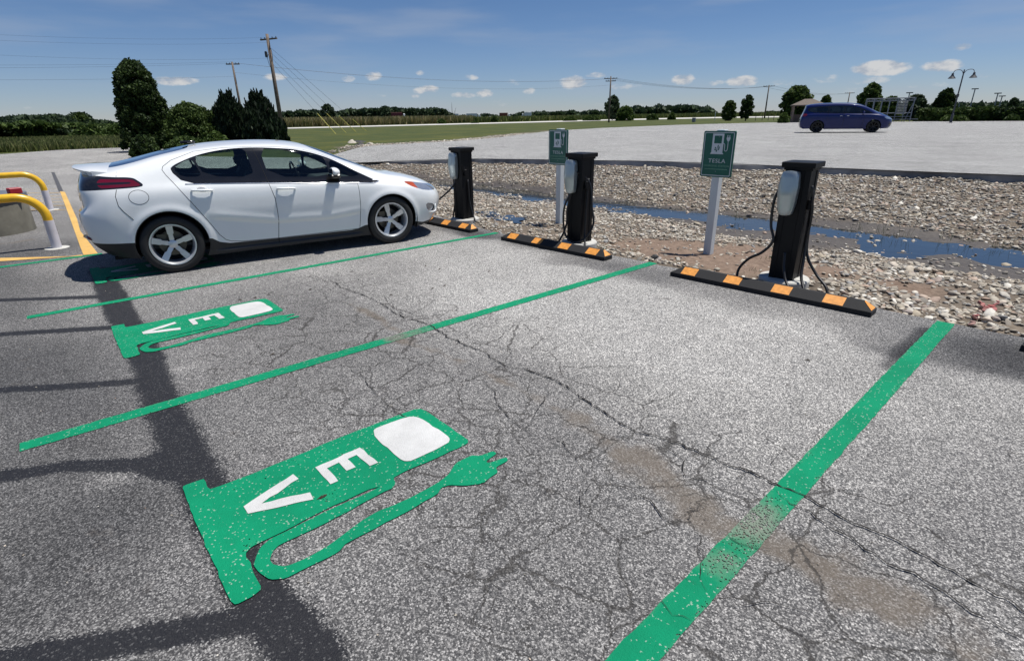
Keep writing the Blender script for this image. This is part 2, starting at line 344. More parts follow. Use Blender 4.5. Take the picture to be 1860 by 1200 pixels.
M['green'] = paint_mat('green_paint', (.0, .245, .115)); M['white_mark'] = paint_mat('white_paint_marking', (.60, .60, .585)); M['yellow_mark'] = paint_mat('yellow_paint_marking', (.68, .42, .13))
M['black'] = mat('black_powder_coat', (.004, .004, .0045), .5, bmp=.0008, scale=40, spec=.25)
M['rubber'] = mat('black_rubber', (.010, .010, .011), .8, bmp=.002, scale=30)
M['cable'] = mat('cable_rubber', (.01, .01, .011), .45)
M['orange'] = mat('orange_reflective_sheet', (.72, .30, .055), .5, scale=30, var=.2, bmp=.0004)
M['silver'] = mat('silver_grey_plastic', (.42, .47, .47), .28, .55, scale=3, var=.06)
M['concrete'] = mat('concrete', (.50, .49, .45), .85, scale=6, bmp=.004)
M['postwhite'] = mat('white_vinyl_post', (.60, .64, .65), .4, scale=4, var=.06)
M['signgreen'] = mat('dark_green_sign', (.004, .105, .072), .35, var=.08)
M['signwhite'] = mat('white_sign_vinyl', (.62, .66, .68), .4, var=.05)
M['signdull'] = mat('faded_sign_lettering', (.17, .36, .25), .5)
M['wood'] = mat('weathered_pole_wood', (.17, .13, .10), .85, scale=3, var=.3, bmp=.01)
M['steel'] = mat('galvanised_steel', (.20, .22, .25), .5, .5)
M['wire'] = mat('wire', (.05, .055, .065), .6)
M['yellow'] = mat('yellow_enamel', (.80, .47, .02), .3, scale=6, var=.15, coat=.3)
M['whitepipe'] = mat('white_enamel_pipe', (.62, .61, .66), .4, scale=6)
M['red'] = mat('red_enamel', (.35, .01, .02), .5)
def carpaint(name, col, dirt=.06, metal=0., coat=1., spec=.5):
    m, nt, bs, out = newmat(name); n = tex(nt, 'Noise', 3., objco(nt), Detail=8., Roughness=.7)
    c = mixc(nt, smooth(nt, n.outputs[0], .45, .75), col, tuple(x*(1-dirt)+.3*dirt for x in col)); nt.links.new(c, bs.inputs['Base Color'])
    bs.inputs['Roughness'].default_value = .38; bs.inputs['Metallic'].default_value = metal; bs.inputs['Coat Weight'].default_value = coat; bs.inputs['Coat Roughness'].default_value = .025; bs.inputs['Specular IOR Level'].default_value = spec
    return m
M['carwhite'] = carpaint('white_car_paint', (.80, .82, .815)); M['carblue'] = carpaint('blue_car_paint', (.002, .011, .095), .0, .0, .6, .15)
def glass(name, tint, fac):
    m, nt, bs, out = newmat(name); nt.nodes.remove(bs); tr = nt.nodes.new('ShaderNodeBsdfTransparent'); tr.inputs[0].default_value = (*tint, 1)
    gl = nt.nodes.new('ShaderNodeBsdfGlossy'); gl.inputs['Roughness'].default_value = .02; gl.inputs[0].default_value = (.9, .95, 1, 1)
    fr = nt.nodes.new('ShaderNodeFresnel'); fr.inputs[0].default_value = 1.5; f = mth(nt, 'MULTIPLY', fr.outputs[0], fac, clamp=True)
    n = tex(nt, 'Noise', 3., objco(nt)); f = mth(nt, 'MULTIPLY', f, mth(nt, 'ADD', mth(nt, 'MULTIPLY', n.outputs[0], .2), .9), clamp=True)
    mx = nt.nodes.new('ShaderNodeMixShader'); nt.links.new(f, mx.inputs[0]); nt.links.new(tr.outputs[0], mx.inputs[1]); nt.links.new(gl.outputs[0], mx.inputs[2]); nt.links.new(mx.outputs[0], out.inputs[0])
    return m
M['glass'] = glass('tinted_car_glass', (.60, .70, .68), 1.2); M['darkglass'] = glass('dark_car_glass', (.10, .12, .14), 1.6)
M['trim'] = mat('gloss_black_trim', (.012, .012, .013), .12, coat=.5); M['clad'] = mat('black_plastic_cladding', (.014, .014, .016), .5, bmp=.0006, scale=60)
M['chrome'] = mat('satin_chrome', (.75, .76, .78), .12, 1.); M['alloy'] = mat('silver_alloy', (.60, .62, .64), .3, .6); M['dark'] = mat('dark_cavity', (.006, .006, .007), .9)
M['bladk'] = mat('black_alloy', (.02, .02, .024), .25, .6)
M['tyre'] = mat('tyre_rubber', (.016, .016, .016), .72, bmp=.001, scale=40); M['disc'] = mat('brake_disc', (.12, .11, .09), .45, .8)
M['seat'] = mat('seat_fabric', (.05, .055, .06), .8); M['lampred'] = mat('red_lamp_lens', (.13, .003, .014), .12, coat=1.); M['lampdark'] = mat('dark_lamp_housing', (.012, .012, .015), .1, coat=1.)
M['lampclear'] = mat('clear_lamp_lens', (.42, .46, .52), .1, .6, coat=1.); M['amber'] = mat('amber_lens', (.42, .07, .02), .15, coat=1.)
M['plate'] = mat('licence_plate', (.70, .68, .60), .5); M['plateyellow'] = mat('yellow_plate_band', (.75, .50, .04), .5)
M['stone'] = islandmat('river_stones', [(.40, .345, .26), (.21, .19, .165), (.50, .44, .35), (.29, .25, .20), (.62, .57, .48), (.38, .27, .20), (.27, .275, .275), (.52, .465, .37), (.12, .115, .105), (.43, .385, .31), (.33, .30, .25), (.68, .64, .56)], .75)
M['stonered'] = mat('red_marker_paint', (.45, .05, .06), .7); M['leafdead'] = mat('dry_leaf', (.05, .035, .02), .8)
# ================================================================== THE SETTING
def Yn(x): return np.interp(x, [-30, -22.3, -20, -16, -9, -6.4, -3.3, 0, 20], [11, 10.2, 7.5, 5.9, 5.6, 5.32, 5.46, 5.53, 5.7])
def Yf(x): return np.interp(x, [-26, -22.5, -19.9, -16.4, -11.4, -9.5, -6.5, -4.1, -1.6, 8, 30], [11.3, 11.05, 11.4, 12.6, 13.5, 14.1, 14.6, 14.9, 15.3, 16.5, 18])
def zp(x, y): return .4*sst(y, 10, 14)
P_NEAR = [(25, -45), (-49, -45), (-49, -.65), (-52.8, 2.3), (-53, 6.4), (-46, 9), (-39.5, 4.6), (-26, 11.2), (-22.3, 10.2), (-20, 7.5), (-16, 5.9), (-9, 5.6), (-6.4, 5.32), (-3.3, 5.46), (0, 5.53), (25, 5.75)]
P_FAR = [(-26, 11.2), (-22.3, 10.3), (-19.9, 11.4), (-16.4, 12.6), (-11.4, 13.5), (-9.5, 14.1), (-6.5, 14.6), (-4.1, 14.9), (-1.6, 15.3), (8, 16.5), (30, 18), (70, 40), (60, 90), (12, 80), (-10, 81.3), (-20, 82), (-30, 84), (-37, 80), (-42, 66), (-41.5, 50), (-38.7, 38.9), (-30, 25), (-27.9, 20.3), (-27.6, 15.2)]
def in_ditch(x, y): return (x > -23.5) & (y > Yn(x)-.15) & (y < Yf(x)+.15)
def zt(x, y):
    z = zp(x, y)-.035
    yn, yf = Yn(x), Yf(x); s = sst(x, -23.5, -17)
    zn = -.03-.24*sst(y, yn+.9, 9.4)-.055*np.exp(-((y-10.2)/.62)**2)
    t = np.clip((y-10.8)/np.maximum(yf-10.8, .3), 0, 1); zf = -.27+(zp(x, yf)-.13+.27)*t-.055*np.exp(-((y-10.2)/.62)**2)
    zd = np.where(y < 10.5, zn, zf); zd = z*(1-s)+zd*s
    P = np.stack([np.ravel(x), np.ravel(y)], 1); nse = ((vnoise(P, .5, 3)-.5)*.06+(vnoise(P, .16, 4)-.5)*.035+(vnoise(P, .27, 8)-.5)*.04).reshape(np.shape(x))
    return np.where(in_ditch(x, y), zd+nse, z)
def axis(segs):
    out = []
    for a, b, st in segs: out += list(np.arange(a, b-1e-6, st))
    return np.array(out+[segs[-1][1]])
# ---- ground sheet
xs = axis([(-3200, -400, 280), (-400, -100, 30), (-100, -26, 3), (-26, 12, .13), (12, 100, 6), (100, 400, 50), (400, 3200, 280)])
ys = axis([(-1000, -100, 150), (-100, -10, 10), (-10, 5, 1), (5, 17, .13), (17, 60, 2.), (60, 300, 12), (300, 600, 50), (600, 3600, 300)])
V2, T = gridmesh(xs, ys); Z = zt(V2[:, 0], V2[:, 1])
m, nt, bs, out = newmat('ground_soil_and_grass')
n1 = tex(nt, 'Noise', .25, None, Detail=8., Roughness=.7).outputs[0]; n2 = tex(nt, 'Noise', 14., None, Detail=6., Roughness=.7).outputs[0]; n3 = tex(nt, 'Noise', 1.6, None, Detail=5.).outputs[0]
grass = mixc(nt, 1., ramp(nt, n2, [(.3, (.034, .050, .012)), (.7, (.075, .092, .024))]), ramp(nt, n1, [(.35, (.75, .8, .7)), (.5, (1.05, 1.0, .9)), (.68, (1.9, 1.45, 1.1)), ]), 'MULTIPLY')
dirt = ramp(nt, mth(nt, 'ADD', mth(nt, 'MULTIPLY', n2, .6), mth(nt, 'MULTIPLY', n3, .4)), [(.3, (.07, .055, .042)), (.52, (.155, .125, .095)), (.75, (.27, .225, .17))])
dirt = mixc(nt, attr(nt, 'clay'), dirt, ramp(nt, n2, [(.3, (.13, .09, .065)), (.7, (.27, .195, .145))]))
dirt = mixc(nt, mth(nt, 'MULTIPLY', attr(nt, 'wet'), .9), dirt, ramp(nt, n2, [(.3, (.045, .040, .038)), (.7, (.10, .088, .078))]))
c = dirt_ = None or mixc(nt, smooth(nt, mth(nt, 'ADD', attr(nt, 'bed'), mth(nt, 'MULTIPLY', mth(nt, 'SUBTRACT', n2, .5), .8)), .3, .7), grass, dirt)
nt.links.new(c, bs.inputs['Base Color'])
rg = mth(nt, 'SUBTRACT', .95, mth(nt, 'MULTIPLY', attr(nt, 'wet'), .35)); nt.links.new(rg, bs.inputs['Roughness']); bs.inputs['Specular IOR Level'].default_value = .3
bump(nt, mth(nt, 'ADD', n2, n3), bs, .7, .03); M['ground'] = m
g = build('ground', np.column_stack([V2, Z]), T, m, smooth=True, kind='structure')
X_, Y_ = V2.T; pj = (vnoise(V2, .9, 9)-.5)
bed = in_ditch(X_, Y_).astype(float)
dfar = sdf(V2, P_FAR); bed = np.maximum(bed, ((dfar > 0) & (dfar < 1.6+pj) & (X_ < -24) & (Y_ < 45))*.8)
def wetf(x, y): P = np.stack([x, y], 1); w = (vnoise(P, 1.1, 11)-.5)*.9; yl = np.interp(x, [-14, -8, -3, 0], [9.2, 9.0, 8.4, 8.2]); return sst(y+w-yl, -.1, .5)*(1-sst(y+w*.5, 10.9, 11.25))*sst(x, -20, -17)
def clayf(x, y): P = np.stack([x, y], 1); w = (vnoise(P, .6, 12)-.5)*.9; d = np.hypot((x+3.1)/1.7, (y-6.6)/.95)+w; return 1-sst(d, .7, 1.15)
set_attr(g, 'bed', bed); set_attr(g, 'wet', wetf(X_, Y_)*bed); set_attr(g, 'clay', clayf(X_, Y_)*bed)
# ---- near car park asphalt, with tar, sand and wear as attributes
xs = axis([(-60, -30, 2.), (-30, -12, .5), (-12, 2.4, .035), (2.4, 6, .4), (6, 26, 4)]); ys = axis([(-46, -6, 4.), (-6, -3.2, .2), (-3.2, 5.8, .035), (5.8, 12, .5)])
V2, T = gridmesh(xs, ys)
A, Ti, _ = clip(V2, T, sdf(V2, P_NEAR)+(vnoise(V2, .35, 5)-.5)*.07+(vnoise(V2, .09, 6)-.5)*.03); A, Ti = compact(A, Ti)
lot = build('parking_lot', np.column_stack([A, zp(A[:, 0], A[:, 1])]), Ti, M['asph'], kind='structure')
def gl(pts): return [tuple(G(x, y)[:2]) for x, y in pts]
def falloff(pts, w, soft, seed=1, amp=.5):
    n = (vnoise(A, .22, seed)-.5)*amp*w+(vnoise(A, .6, seed+1)-.5)*amp*w; return 1-sst(dline(A, gl(pts))+n, w-soft, w+soft)
tar = np.zeros(len(A))
for pts, w, s in [([(183, 490), (214, 560), (246, 610), (268, 655)], .115, .05), ([(268, 655), (283, 700), (300, 745), (325, 800), (350, 850), (378, 905)], .10, .07), ([(378, 905), (420, 985), (470, 1075), (530, 1150), (575, 1200)], .095, .05),
                  ([(-400, 580), (0, 545), (205, 538)], .05, .03), ([(-300, 640), (0, 607), (215, 594)], .055, .03), ([(-300, 735), (0, 708), (150, 700), (275, 690)], .045, .03), ([(-200, 880), (30, 862), (120, 846), (330, 842)], .055, .03),
                  ([(300, 835), (345, 848)], .13, .05), ([(-100, 1230), (60, 1195), (230, 1165), (470, 1120)], .06, .03)]:
    tar = np.maximum(tar, falloff(pts, w, s, 1, .22))
sand = np.zeros(len(A))
for pts, w, s in [([(640, 552), (800, 640), (1000, 735), (1150, 835), (1360, 975), (1600, 1090), (1900, 1270)], .035, .10), ([(655, 560), (690, 578), (715, 598)], .05, .05), ([(728, 618), (780, 635), (840, 655)], .06, .05), ([(870, 672), (905, 690), (925, 700)], .03, .04), ([(1000, 738), (1060, 760), (1100, 800)], .04, .05), ([(1105, 800), (1180, 860), (1270, 915), (1350, 975)], .11, .09), ([(1350, 975), (1460, 1010), (1600, 1090), (1760, 1200)], .13, .14), ([(-40, 446), (20, 441), (58, 435)], .10, .05)]:
    sand = np.maximum(sand, falloff(pts, w, s, 21, 1.))
crack = np.maximum(falloff([(600, 520), (760, 610), (950, 700), (1150, 830), (1400, 960), (1860, 1200)], .55, .4, 31, .6), .85*falloff([(600, 640), (760, 740), (1000, 880), (1200, 1030), (1350, 1200)], .75, .5, 33, .6))
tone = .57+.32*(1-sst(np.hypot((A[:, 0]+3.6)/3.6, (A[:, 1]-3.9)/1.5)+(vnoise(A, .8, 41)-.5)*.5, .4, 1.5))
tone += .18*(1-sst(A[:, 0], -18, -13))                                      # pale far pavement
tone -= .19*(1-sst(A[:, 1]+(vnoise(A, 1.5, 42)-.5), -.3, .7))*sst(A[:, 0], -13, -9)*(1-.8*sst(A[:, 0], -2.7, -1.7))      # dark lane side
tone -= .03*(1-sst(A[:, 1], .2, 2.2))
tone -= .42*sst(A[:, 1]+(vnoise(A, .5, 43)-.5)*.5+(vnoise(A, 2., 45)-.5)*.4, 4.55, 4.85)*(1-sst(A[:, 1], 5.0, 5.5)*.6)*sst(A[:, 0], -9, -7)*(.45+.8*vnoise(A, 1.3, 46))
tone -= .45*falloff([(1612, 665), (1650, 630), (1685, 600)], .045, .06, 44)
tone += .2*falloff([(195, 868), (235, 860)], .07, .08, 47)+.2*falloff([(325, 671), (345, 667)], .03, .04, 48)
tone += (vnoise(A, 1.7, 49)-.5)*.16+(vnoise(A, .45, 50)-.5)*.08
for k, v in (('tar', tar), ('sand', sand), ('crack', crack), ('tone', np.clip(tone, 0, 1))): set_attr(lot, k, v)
# ---- far lot
xs = np.arange(-60, 75, 1.); ys = np.arange(9, 95, 1.)
V2, T = gridmesh(xs, ys); A, Ti, _ = clip(V2, T, sdf(V2, P_FAR)+(vnoise(V2, 1.5, 7)-.5)*.25); A, Ti = compact(A, Ti)
far = build('far_parking_lot', np.column_stack([A, zp(A[:, 0], A[:, 1])]), Ti, M['asph2'], kind='structure')
# black cut edge of the far lot
xe = np.arange(-22, 30, .5); mb = MB(); Ve = []
for x in xe:
    y = float(Yf(x)); z = float(zp(x, y)); Ve += [(x, y-.10, z-.26), (x, y-.03+random.uniform(-.02, .02), z-.02), (x, y+.30+random.uniform(-.12, .12), z+.006)]
F = [];
for i in range(len(xe)-1):
    for k in (0, 1): F.append((i*3+k, (i+1)*3+k, (i+1)*3+k+1, i*3+k+1))
M['edge'] = mat('bare_asphalt_edge', (.24, .238, .235), .85, scale=2, var=.4, bmp=.01)
build('far_lot_edge', Ve, F, M['edge'], kind='structure')
# ---- water in the ditch
m, nt, bs, out = newmat('ditch_water'); bs.inputs['Base Color'].default_value = (.02, .022, .02, 1); bs.inputs['Roughness'].default_value = .05; bs.inputs['IOR'].default_value = 1.5; bs.inputs['Specular IOR Level'].default_value = 1.
n = tex(nt, 'Noise', 5., None, Detail=3.); bump(nt, n.outputs[0], bs, .12, .02); M['water'] = m
WZ = -.262
xs = np.arange(-19, 9, .3); ys = np.arange(8.6, 11.6, .3); V2, T = gridmesh(xs, ys)
cyl = 10.05+(vnoise(np.column_stack([V2[:, 0], V2[:, 0]*0]), 2.2, 60)-.5)*.25; wd = .52+.18*(vnoise(np.column_stack([V2[:, 0], V2[:, 0]*0]), 1.7, 61)-.5)
f = np.abs(V2[:, 1]-cyl)-wd+(vnoise(V2, .35, 62)-.5)*.5+(vnoise(V2, .12, 63)-.5)*.25
A, Ti, _ = clip(V2, T, f); A, Ti = compact(A, Ti)
# the water lies in the lowest mud: a film just above the sheet
build('ditch_water', np.column_stack([V2, V2[:, 0]*0-.289]), T, M['water'], smooth=True, kind='structure')
c0 = G(912, 392)[:2]; V2, T = gridmesh(np.arange(c0[0]-1, c0[0]+1, .04), np.arange(c0[1]-.6, c0[1]+.6, .04))
f = np.hypot((V2[:, 0]-c0[0])/.8, (V2[:, 1]-c0[1])/.3)-.75+(vnoise(V2, .2, 64)-.5)*.9; A, Ti, _ = clip(V2, T, f); A, Ti = compact(A, Ti)
build('puddle', np.column_stack([A, np.maximum(zt(A[:, 0], A[:, 1])+.01, -.03)]), Ti, M['water'], smooth=True, kind='structure')
# ---- stones
def ico(sub):
    p = (1+5**.5)/2; V = np.array([(-1, p, 0), (1, p, 0), (-1, -p, 0), (1, -p, 0), (0, -1, p), (0, 1, p), (0, -1, -p), (0, 1, -p), (p, 0, -1), (p, 0, 1), (-p, 0, -1), (-p, 0, 1)], float); V /= np.linalg.norm(V[0])
    F = [(0, 11, 5), (0, 5, 1), (0, 1, 7), (0, 7, 10), (0, 10, 11), (1, 5, 9), (5, 11, 4), (11, 10, 2), (10, 7, 6), (7, 1, 8), (3, 9, 4), (3, 4, 2), (3, 2, 6), (3, 6, 8), (3, 8, 9), (4, 9, 5), (2, 4, 11), (6, 2, 10), (8, 6, 7), (9, 8, 1)]
    for _ in range(sub):
        V = list(V); mid = {}; F2 = []
        def mp_(a, b):
            k = (min(a, b), max(a, b))
            if k not in mid: v = V[a]+V[b]; V.append(v/np.linalg.norm(v)); mid[k] = len(V)-1
            return mid[k]
        for a, b, c in F: x, y, z = mp_(a, b), mp_(b, c), mp_(c, a); F2 += [(a, x, z), (b, y, x), (c, z, y), (x, y, z)]
        F = F2; V = np.array(V)
    return V, np.array(F)
def stones(name, P, S, sub, m, flat=.5, **kw):
    """P (n,3) centres, S (n,) radii"""
    V0, F0 = ico(sub); n = len(P); k = len(V0)
    nt_ = 24; tm = []
    for i in range(nt_):
        r = np.random.default_rng(i); w = np.ones(k)
        for _ in range(4): d = r.normal(size=3); d /= np.linalg.norm(d); w -= .28*np.clip(V0@d-.35, 0, 1)*r.uniform(.5, 1.2)
        w *= r.uniform(.84, 1.12, k); tm.append(V0*w[:, None])
    tm = np.array(tm); idx = rng.integers(0, nt_, n); V = tm[idx]*np.stack([rng.uniform(.85, 1.45, n), rng.uniform(.7, 1.1, n), rng.uniform(.38, .75, n)*flat*1.6], 1)[:, None, :]
    tx, ty, a = rng.normal(0, .25, n), rng.normal(0, .25, n), rng.uniform(0, 6.28, n)
    ca, sa = np.cos(a), np.sin(a); z0 = np.zeros(n); z1 = np.ones(n)
    R = np.stack([np.stack([ca, -sa, ty], 1), np.stack([sa, ca, tx], 1), np.stack([-ty, -tx, z1], 1)], 1)
    V = np.einsum('nij,nkj->nki', R, V)*S[:, None, None]+P[:, None, :]
    F = (F0[None]+(np.arange(n)*k)[:, None, None]).reshape(-1, 3)
    return build(name, V.reshape(-1, 3), F, m, smooth=sub > 1, **kw)
def scatter(n, x0, x1, y0, y1): return rng.uniform(x0, x1, n), rng.uniform(y0, y1, n)
x, y = scatter(180000, -23, 3.5, 5.2, 16.5); k_ = (y < 9.2) | (rng.random(len(x)) < .72); x, y = x[k_], y[k_]; keep = in_ditch(x, y-.03) & (y > Yn(x)+.06) & (y < Yf(x)-.1); x, y = x[keep], y[keep]
dens = 1-.93*wetf(x, y); dens *= 1-.93*clayf(x, y); dens *= np.where(y < 8.6, .55+.75*sst(vnoise(np.stack([x, y], 1), .8, 70), .25, .6), 1.)
dens *= 1-.45*(1-sst(y-Yn(x), .0, .7))*(x < -2.5)
keep = rng.random(len(x)) < dens; x, y = x[keep], y[keep]
S = np.clip(rng.lognormal(math.log(.033), .38, len(x)), .014, .10); S = np.where(y < 8.8, S*np.where(x > -1.8, .66, .56), S*.74)
nearm = (np.hypot(x, y) < 7.8)
Zs = zt(x, y)
for nm, mk, sub in (('gravel', nearm, 1), ('bank_gravel', ~nearm, 0)):
    stones(nm, np.column_stack([x, y, Zs+S*.18])[mk], S[mk], sub, M['stone'], kind='stuff', label='river stones lying along the near side of the ditch' if nm == 'gravel' else 'pale river stones covering the far bank of the ditch', category='gravel')
x, y = scatter(22000, -36, -23, 10.5, 40); d = sdf(np.stack([x, y], 1), P_FAR); keep = (d > .0) & (d < 1.5) & (y > 12); x, y = x[keep], y[keep]
stones('shoulder_gravel', np.column_stack([x, y, zt(x, y)+.02]), rng.uniform(.03, .08, len(x)), 0, M['stone'], kind='stuff')
# loose grit on the asphalt
x, y = scatter(420, -9, 1.5, -1.5, 5.3); stones('grit', np.column_stack([x, y, x*0+.003]), rng.uniform(.002, .0065, len(x)), 0, M['stone'], kind='stuff')
def rock(px, py, r, m, label, z=-.02):
    p = G(px, py, z); return stones('rock', p[None, :]+np.array([[0, 0, r*.35]]), np.array([r]), 2, m, .9, label=label, category='rock')
M['darkrock'] = mat('dark_rock', (.035, .035, .035), .7, bmp=.01); M['palerock'] = mat('pale_rock', (.45, .41, .34), .8, bmp=.01)
rock(1190, 471, .055, M['darkrock'], 'small black rock at the far end of the middle green line')
rock(1028, 402, .04, M['palerock'], 'pale rock lying at the foot of the farther green sign')
for i, (a, b) in enumerate(((618, 272), (640, 270), (660, 268), (632, 276), (655, 275), (676, 272))):
    rock(a, b, .28+.08*(i % 3), M['palerock'] if i % 2 else M['darkrock'], ['dark boulder at the left of the rock heap behind the white car windscreen', 'pale boulder at the top left of the rock heap behind the white car', 'dark boulder near the top of the rock heap behind the white car', 'pale boulder low on the left of the rock heap behind the white car', 'dark boulder low in the middle of the rock heap behind the white car', 'pale boulder at the right end of the rock heap behind the white car'][i], z=.05)
# red sprayed mark on the stones
P = []; 
for a, b in (((1765, 585), (1815, 548)), ((1780, 555), (1796, 566))):
    for t in np.linspace(0, 1, 13): p = G(a[0]+(b[0]-a[0])*t, a[1]+(b[1]-a[1])*t, .0); P.append(p+rng.normal(0, .012, 3)*[1, 1, 0])
P = np.array(P); P[:, 2] = zt(P[:, 0], P[:, 1])+.03
stones('sprayed_stones', P, rng.uniform(.014, .03, len(P)), 1, islandmat('red_sprayed_stone', [(.40, .12, .11), (.34, .22, .19), (.45, .16, .15), (.38, .30, .25)]), kind='stuff')
# ---- painted lines
def strip(name, p0, p1, w, m, wear=(), z=.004, base=.12, **kw):
    p0, p1 = np.array(p0[:2]), np.array(p1[:2]); L_ = np.linalg.norm(p1-p0); d = (p1-p0)/L_; n = np.array([-d[1], d[0]]); k = max(2, int(L_/.05)); V = []; wv = []
    for i in range(k+1):
        for j in range(5):
            p = p0+d*L_*i/k+n*w*((j/4-.5)+(random.uniform(-.025, .025) if j in (0, 4) else 0)); V.append((*p, z+float(zp(p[0], p[1])))); e = base+(.12 if j in (0, 4) else 0)
            for (c, rad, st) in wear: e = max(e, base+st*(1-float(sst(np.linalg.norm(p-c), 0, rad))))
            wv.append(e)
    F = np.array([(i*5+j, (i+1)*5+j, (i+1)*5+j+1, i*5+j+1) for i in range(k) for j in range(4)])
    o = build(name, V, F, m, **kw); set_attr(o, 'wear', wv); return o
g2 = lambda x, y: G(x, y)[:2]
LG = 'green bay lines'
strip('bay_line', G(-420, 541), G(186, 461), .10, M['green'], group=LG, label='green bay line running behind the white car to the yellow stripe', category='painted line')
strip('bay_line', G(49, 577), G(903, 423), .10, M['green'], group=LG, label='green bay line beside the white car, second from the car park end', category='painted line')
strip('bay_line', G(36, 813), G(1187, 477.5), .115, M['green'], [(g2(750, 604), .36, .28), (g2(718, 613), .17, .5), (g2(1148, 515), .1, .25)], group=LG, label='green bay line between the two empty bays, faded where sand crosses it', category='painted line')
strip('bay_line', G(1110, 1240), G(1718, 586), .125, M['green'], [(g2(1365, 950), .34, .40), (g2(1310, 1020), .2, .25)], group=LG, label='widest green bay line at the right, cracked and worn near its middle', category='painted line')
# ---- EV pictograms: outline read off the nearest marking, then shifted bay to bay
def zm(pts, ox=300, oy=700, s=2.728): return np.array([g2(ox+x/s, oy+y/s) for x, y in pts])
body = zm([(88, 515), (92, 500), (190, 465), (203, 480), (207, 505), (228, 519), (520, 405), (880, 255), (1230, 122), (1265, 118), (1295, 130), (1500, 270), (1502, 290), (1320, 375), (1180, 432), (1130, 462), (1142, 490), (1128, 512), (1085, 530), (1000, 575), (760, 705), (570, 790), (535, 825), (520, 868), (540, 893), (600, 900), (700, 860), (820, 790), (880, 745), (965, 680), (1050, 628), (1150, 590), (1290, 520), (1345, 488), (1400, 450), (1440, 388), (1515, 350), (1560, 352), (1625, 328), (1643, 340), (1590, 378), (1600, 388), (1690, 358), (1703, 373), (1640, 408), (1650, 432), (1625, 450), (1570, 490), (1480, 500), (1410, 497), (1370, 508), (1350, 542), (1180, 640), (900, 782), (860, 830), (700, 908), (600, 960), (520, 966), (466, 930), (440, 895), (452, 855), (470, 810), (520, 765), (640, 705), (880, 590), (1078, 500), (1000, 522), (760, 635), (560, 740), (435, 798), (396, 838), (440, 935), (482, 1008), (440, 1045), (350, 1092), (322, 1068), (200, 790)])
wins = chaikin(zm([(1033, 226), (1050, 214), (1200, 160), (1250, 160), (1285, 178), (1400, 255), (1412, 272), (1402, 292), (1225, 378), (1190, 382), (1160, 368), (1040, 262)]), 1, k=.2)
eE = zm([(745, 412), (965, 312), (1057, 387), (1015, 405), (950, 350), (905, 370), (945, 410), (900, 428), (862, 388), (802, 416), (858, 478), (820, 495)])
vV = zm([(390, 605), (635, 445), (662, 468), (480, 590), (718, 535), (737, 570), (412, 641)])
def flat(poly, j=.004, seg=.04):
    out = []
    for i in range(len(poly)):
        a = poly[i]; b = poly[(i+1) % len(poly)]; k = max(1, int(np.linalg.norm(b-a)/seg))
        for t in range(k): out.append(a+(b-a)*t/k+rng.normal(0, j, 2)*(1 if t else .3))
    return out
anch = g2(332.3, 888.8); spots = [(None, 'green and white EV pump marking in the nearest empty bay', None), ((202, 595), 'green and white EV pump marking in the bay beside the white car', (503.8, 565)), ((162.5, 489), 'EV pump marking mostly in shadow under the back of the white car', None)]
tipn = g2(849.8, 804.6)
parts = [('pump_shape', body, M['green'], .006, .15), ('screen', wins, M['white_mark'], .009, .0), ('letter', eE, M['white_mark'], .009, .0), ('letter', vV, M['white_mark'], .009, .05)]
proto = empty('painted_marking', (*anch, 0), label=spots[0][1], category='painted marking', group='EV bay markings')
for nm, poly, mm, z, wr in parts:
    pl = flat((chaikin(poly, 1, k=.16) if nm == 'pump_shape' else poly)-anch, .0025); o = build(nm, [(x, y, z) for x, y in pl], [list(range(len(pl)))], mm, proto); set_attr(o, 'wear', [wr]*len(pl))
for a, lab, tip in spots[1:]:
    c = copy_tree(proto); A2 = g2(*a); c.location = (*A2, 0); c['label'] = lab
# ---- long cracks in the asphalt
mb = MB()
def crackline(pts, w, z=.0085):
    P = np.array([G(x, y)[:2] for x, y in pts]); Q = []
    for i in range(len(P)-1):
        k = max(1, int(np.linalg.norm(P[i+1]-P[i])/.025))
        for t in range(k): Q.append(P[i]+(P[i+1]-P[i])*t/k)
    Q = np.array(Q+[P[-1]]); K = len(Q); nx = np.cumsum(rng.normal(0, .006, (K, 2)), 0); nx -= np.linspace(0, 1, K)[:, None]*nx[-1];
    Q = Q+np.clip(nx, -.05, .05); d = np.gradient(Q, axis=0); d /= np.linalg.norm(d, axis=1, keepdims=True)+1e-9; n = np.stack([-d[:, 1], d[:, 0]], 1)
    Q = Q+rng.normal(0, .0032, (K, 2)); ww = w*.9*(.4+1.3*rng.random(K)**1.5)*np.minimum(1, np.minimum(np.arange(K), np.arange(K)[::-1])/12+.2); V = []
    for i in range(K): V += [(*(Q[i]-n[i]*ww[i]), z), (*(Q[i]+n[i]*ww[i]), z)]
    mb.add(V, [(2*i, 2*i+2, 2*i+3, 2*i+1) for i in range(K-1)])
main = [(597, 508), (620, 524), (652, 535), (700, 562), (722, 575), (760, 588), (778, 596), (800, 608), (820, 615), (850, 630), (885, 640), (902, 655), (930, 668), (950, 669), (1005, 693), (1040, 715), (1074, 737), (1115, 765), (1159, 790), (1211, 803), (1250, 820), (1294, 842), (1349, 864), (1401, 889), (1450, 905), (1493, 928), (1547, 961), (1616, 991), (1679, 1028), (1752, 1061), (1900, 1135)]
crackline(main, .0045)
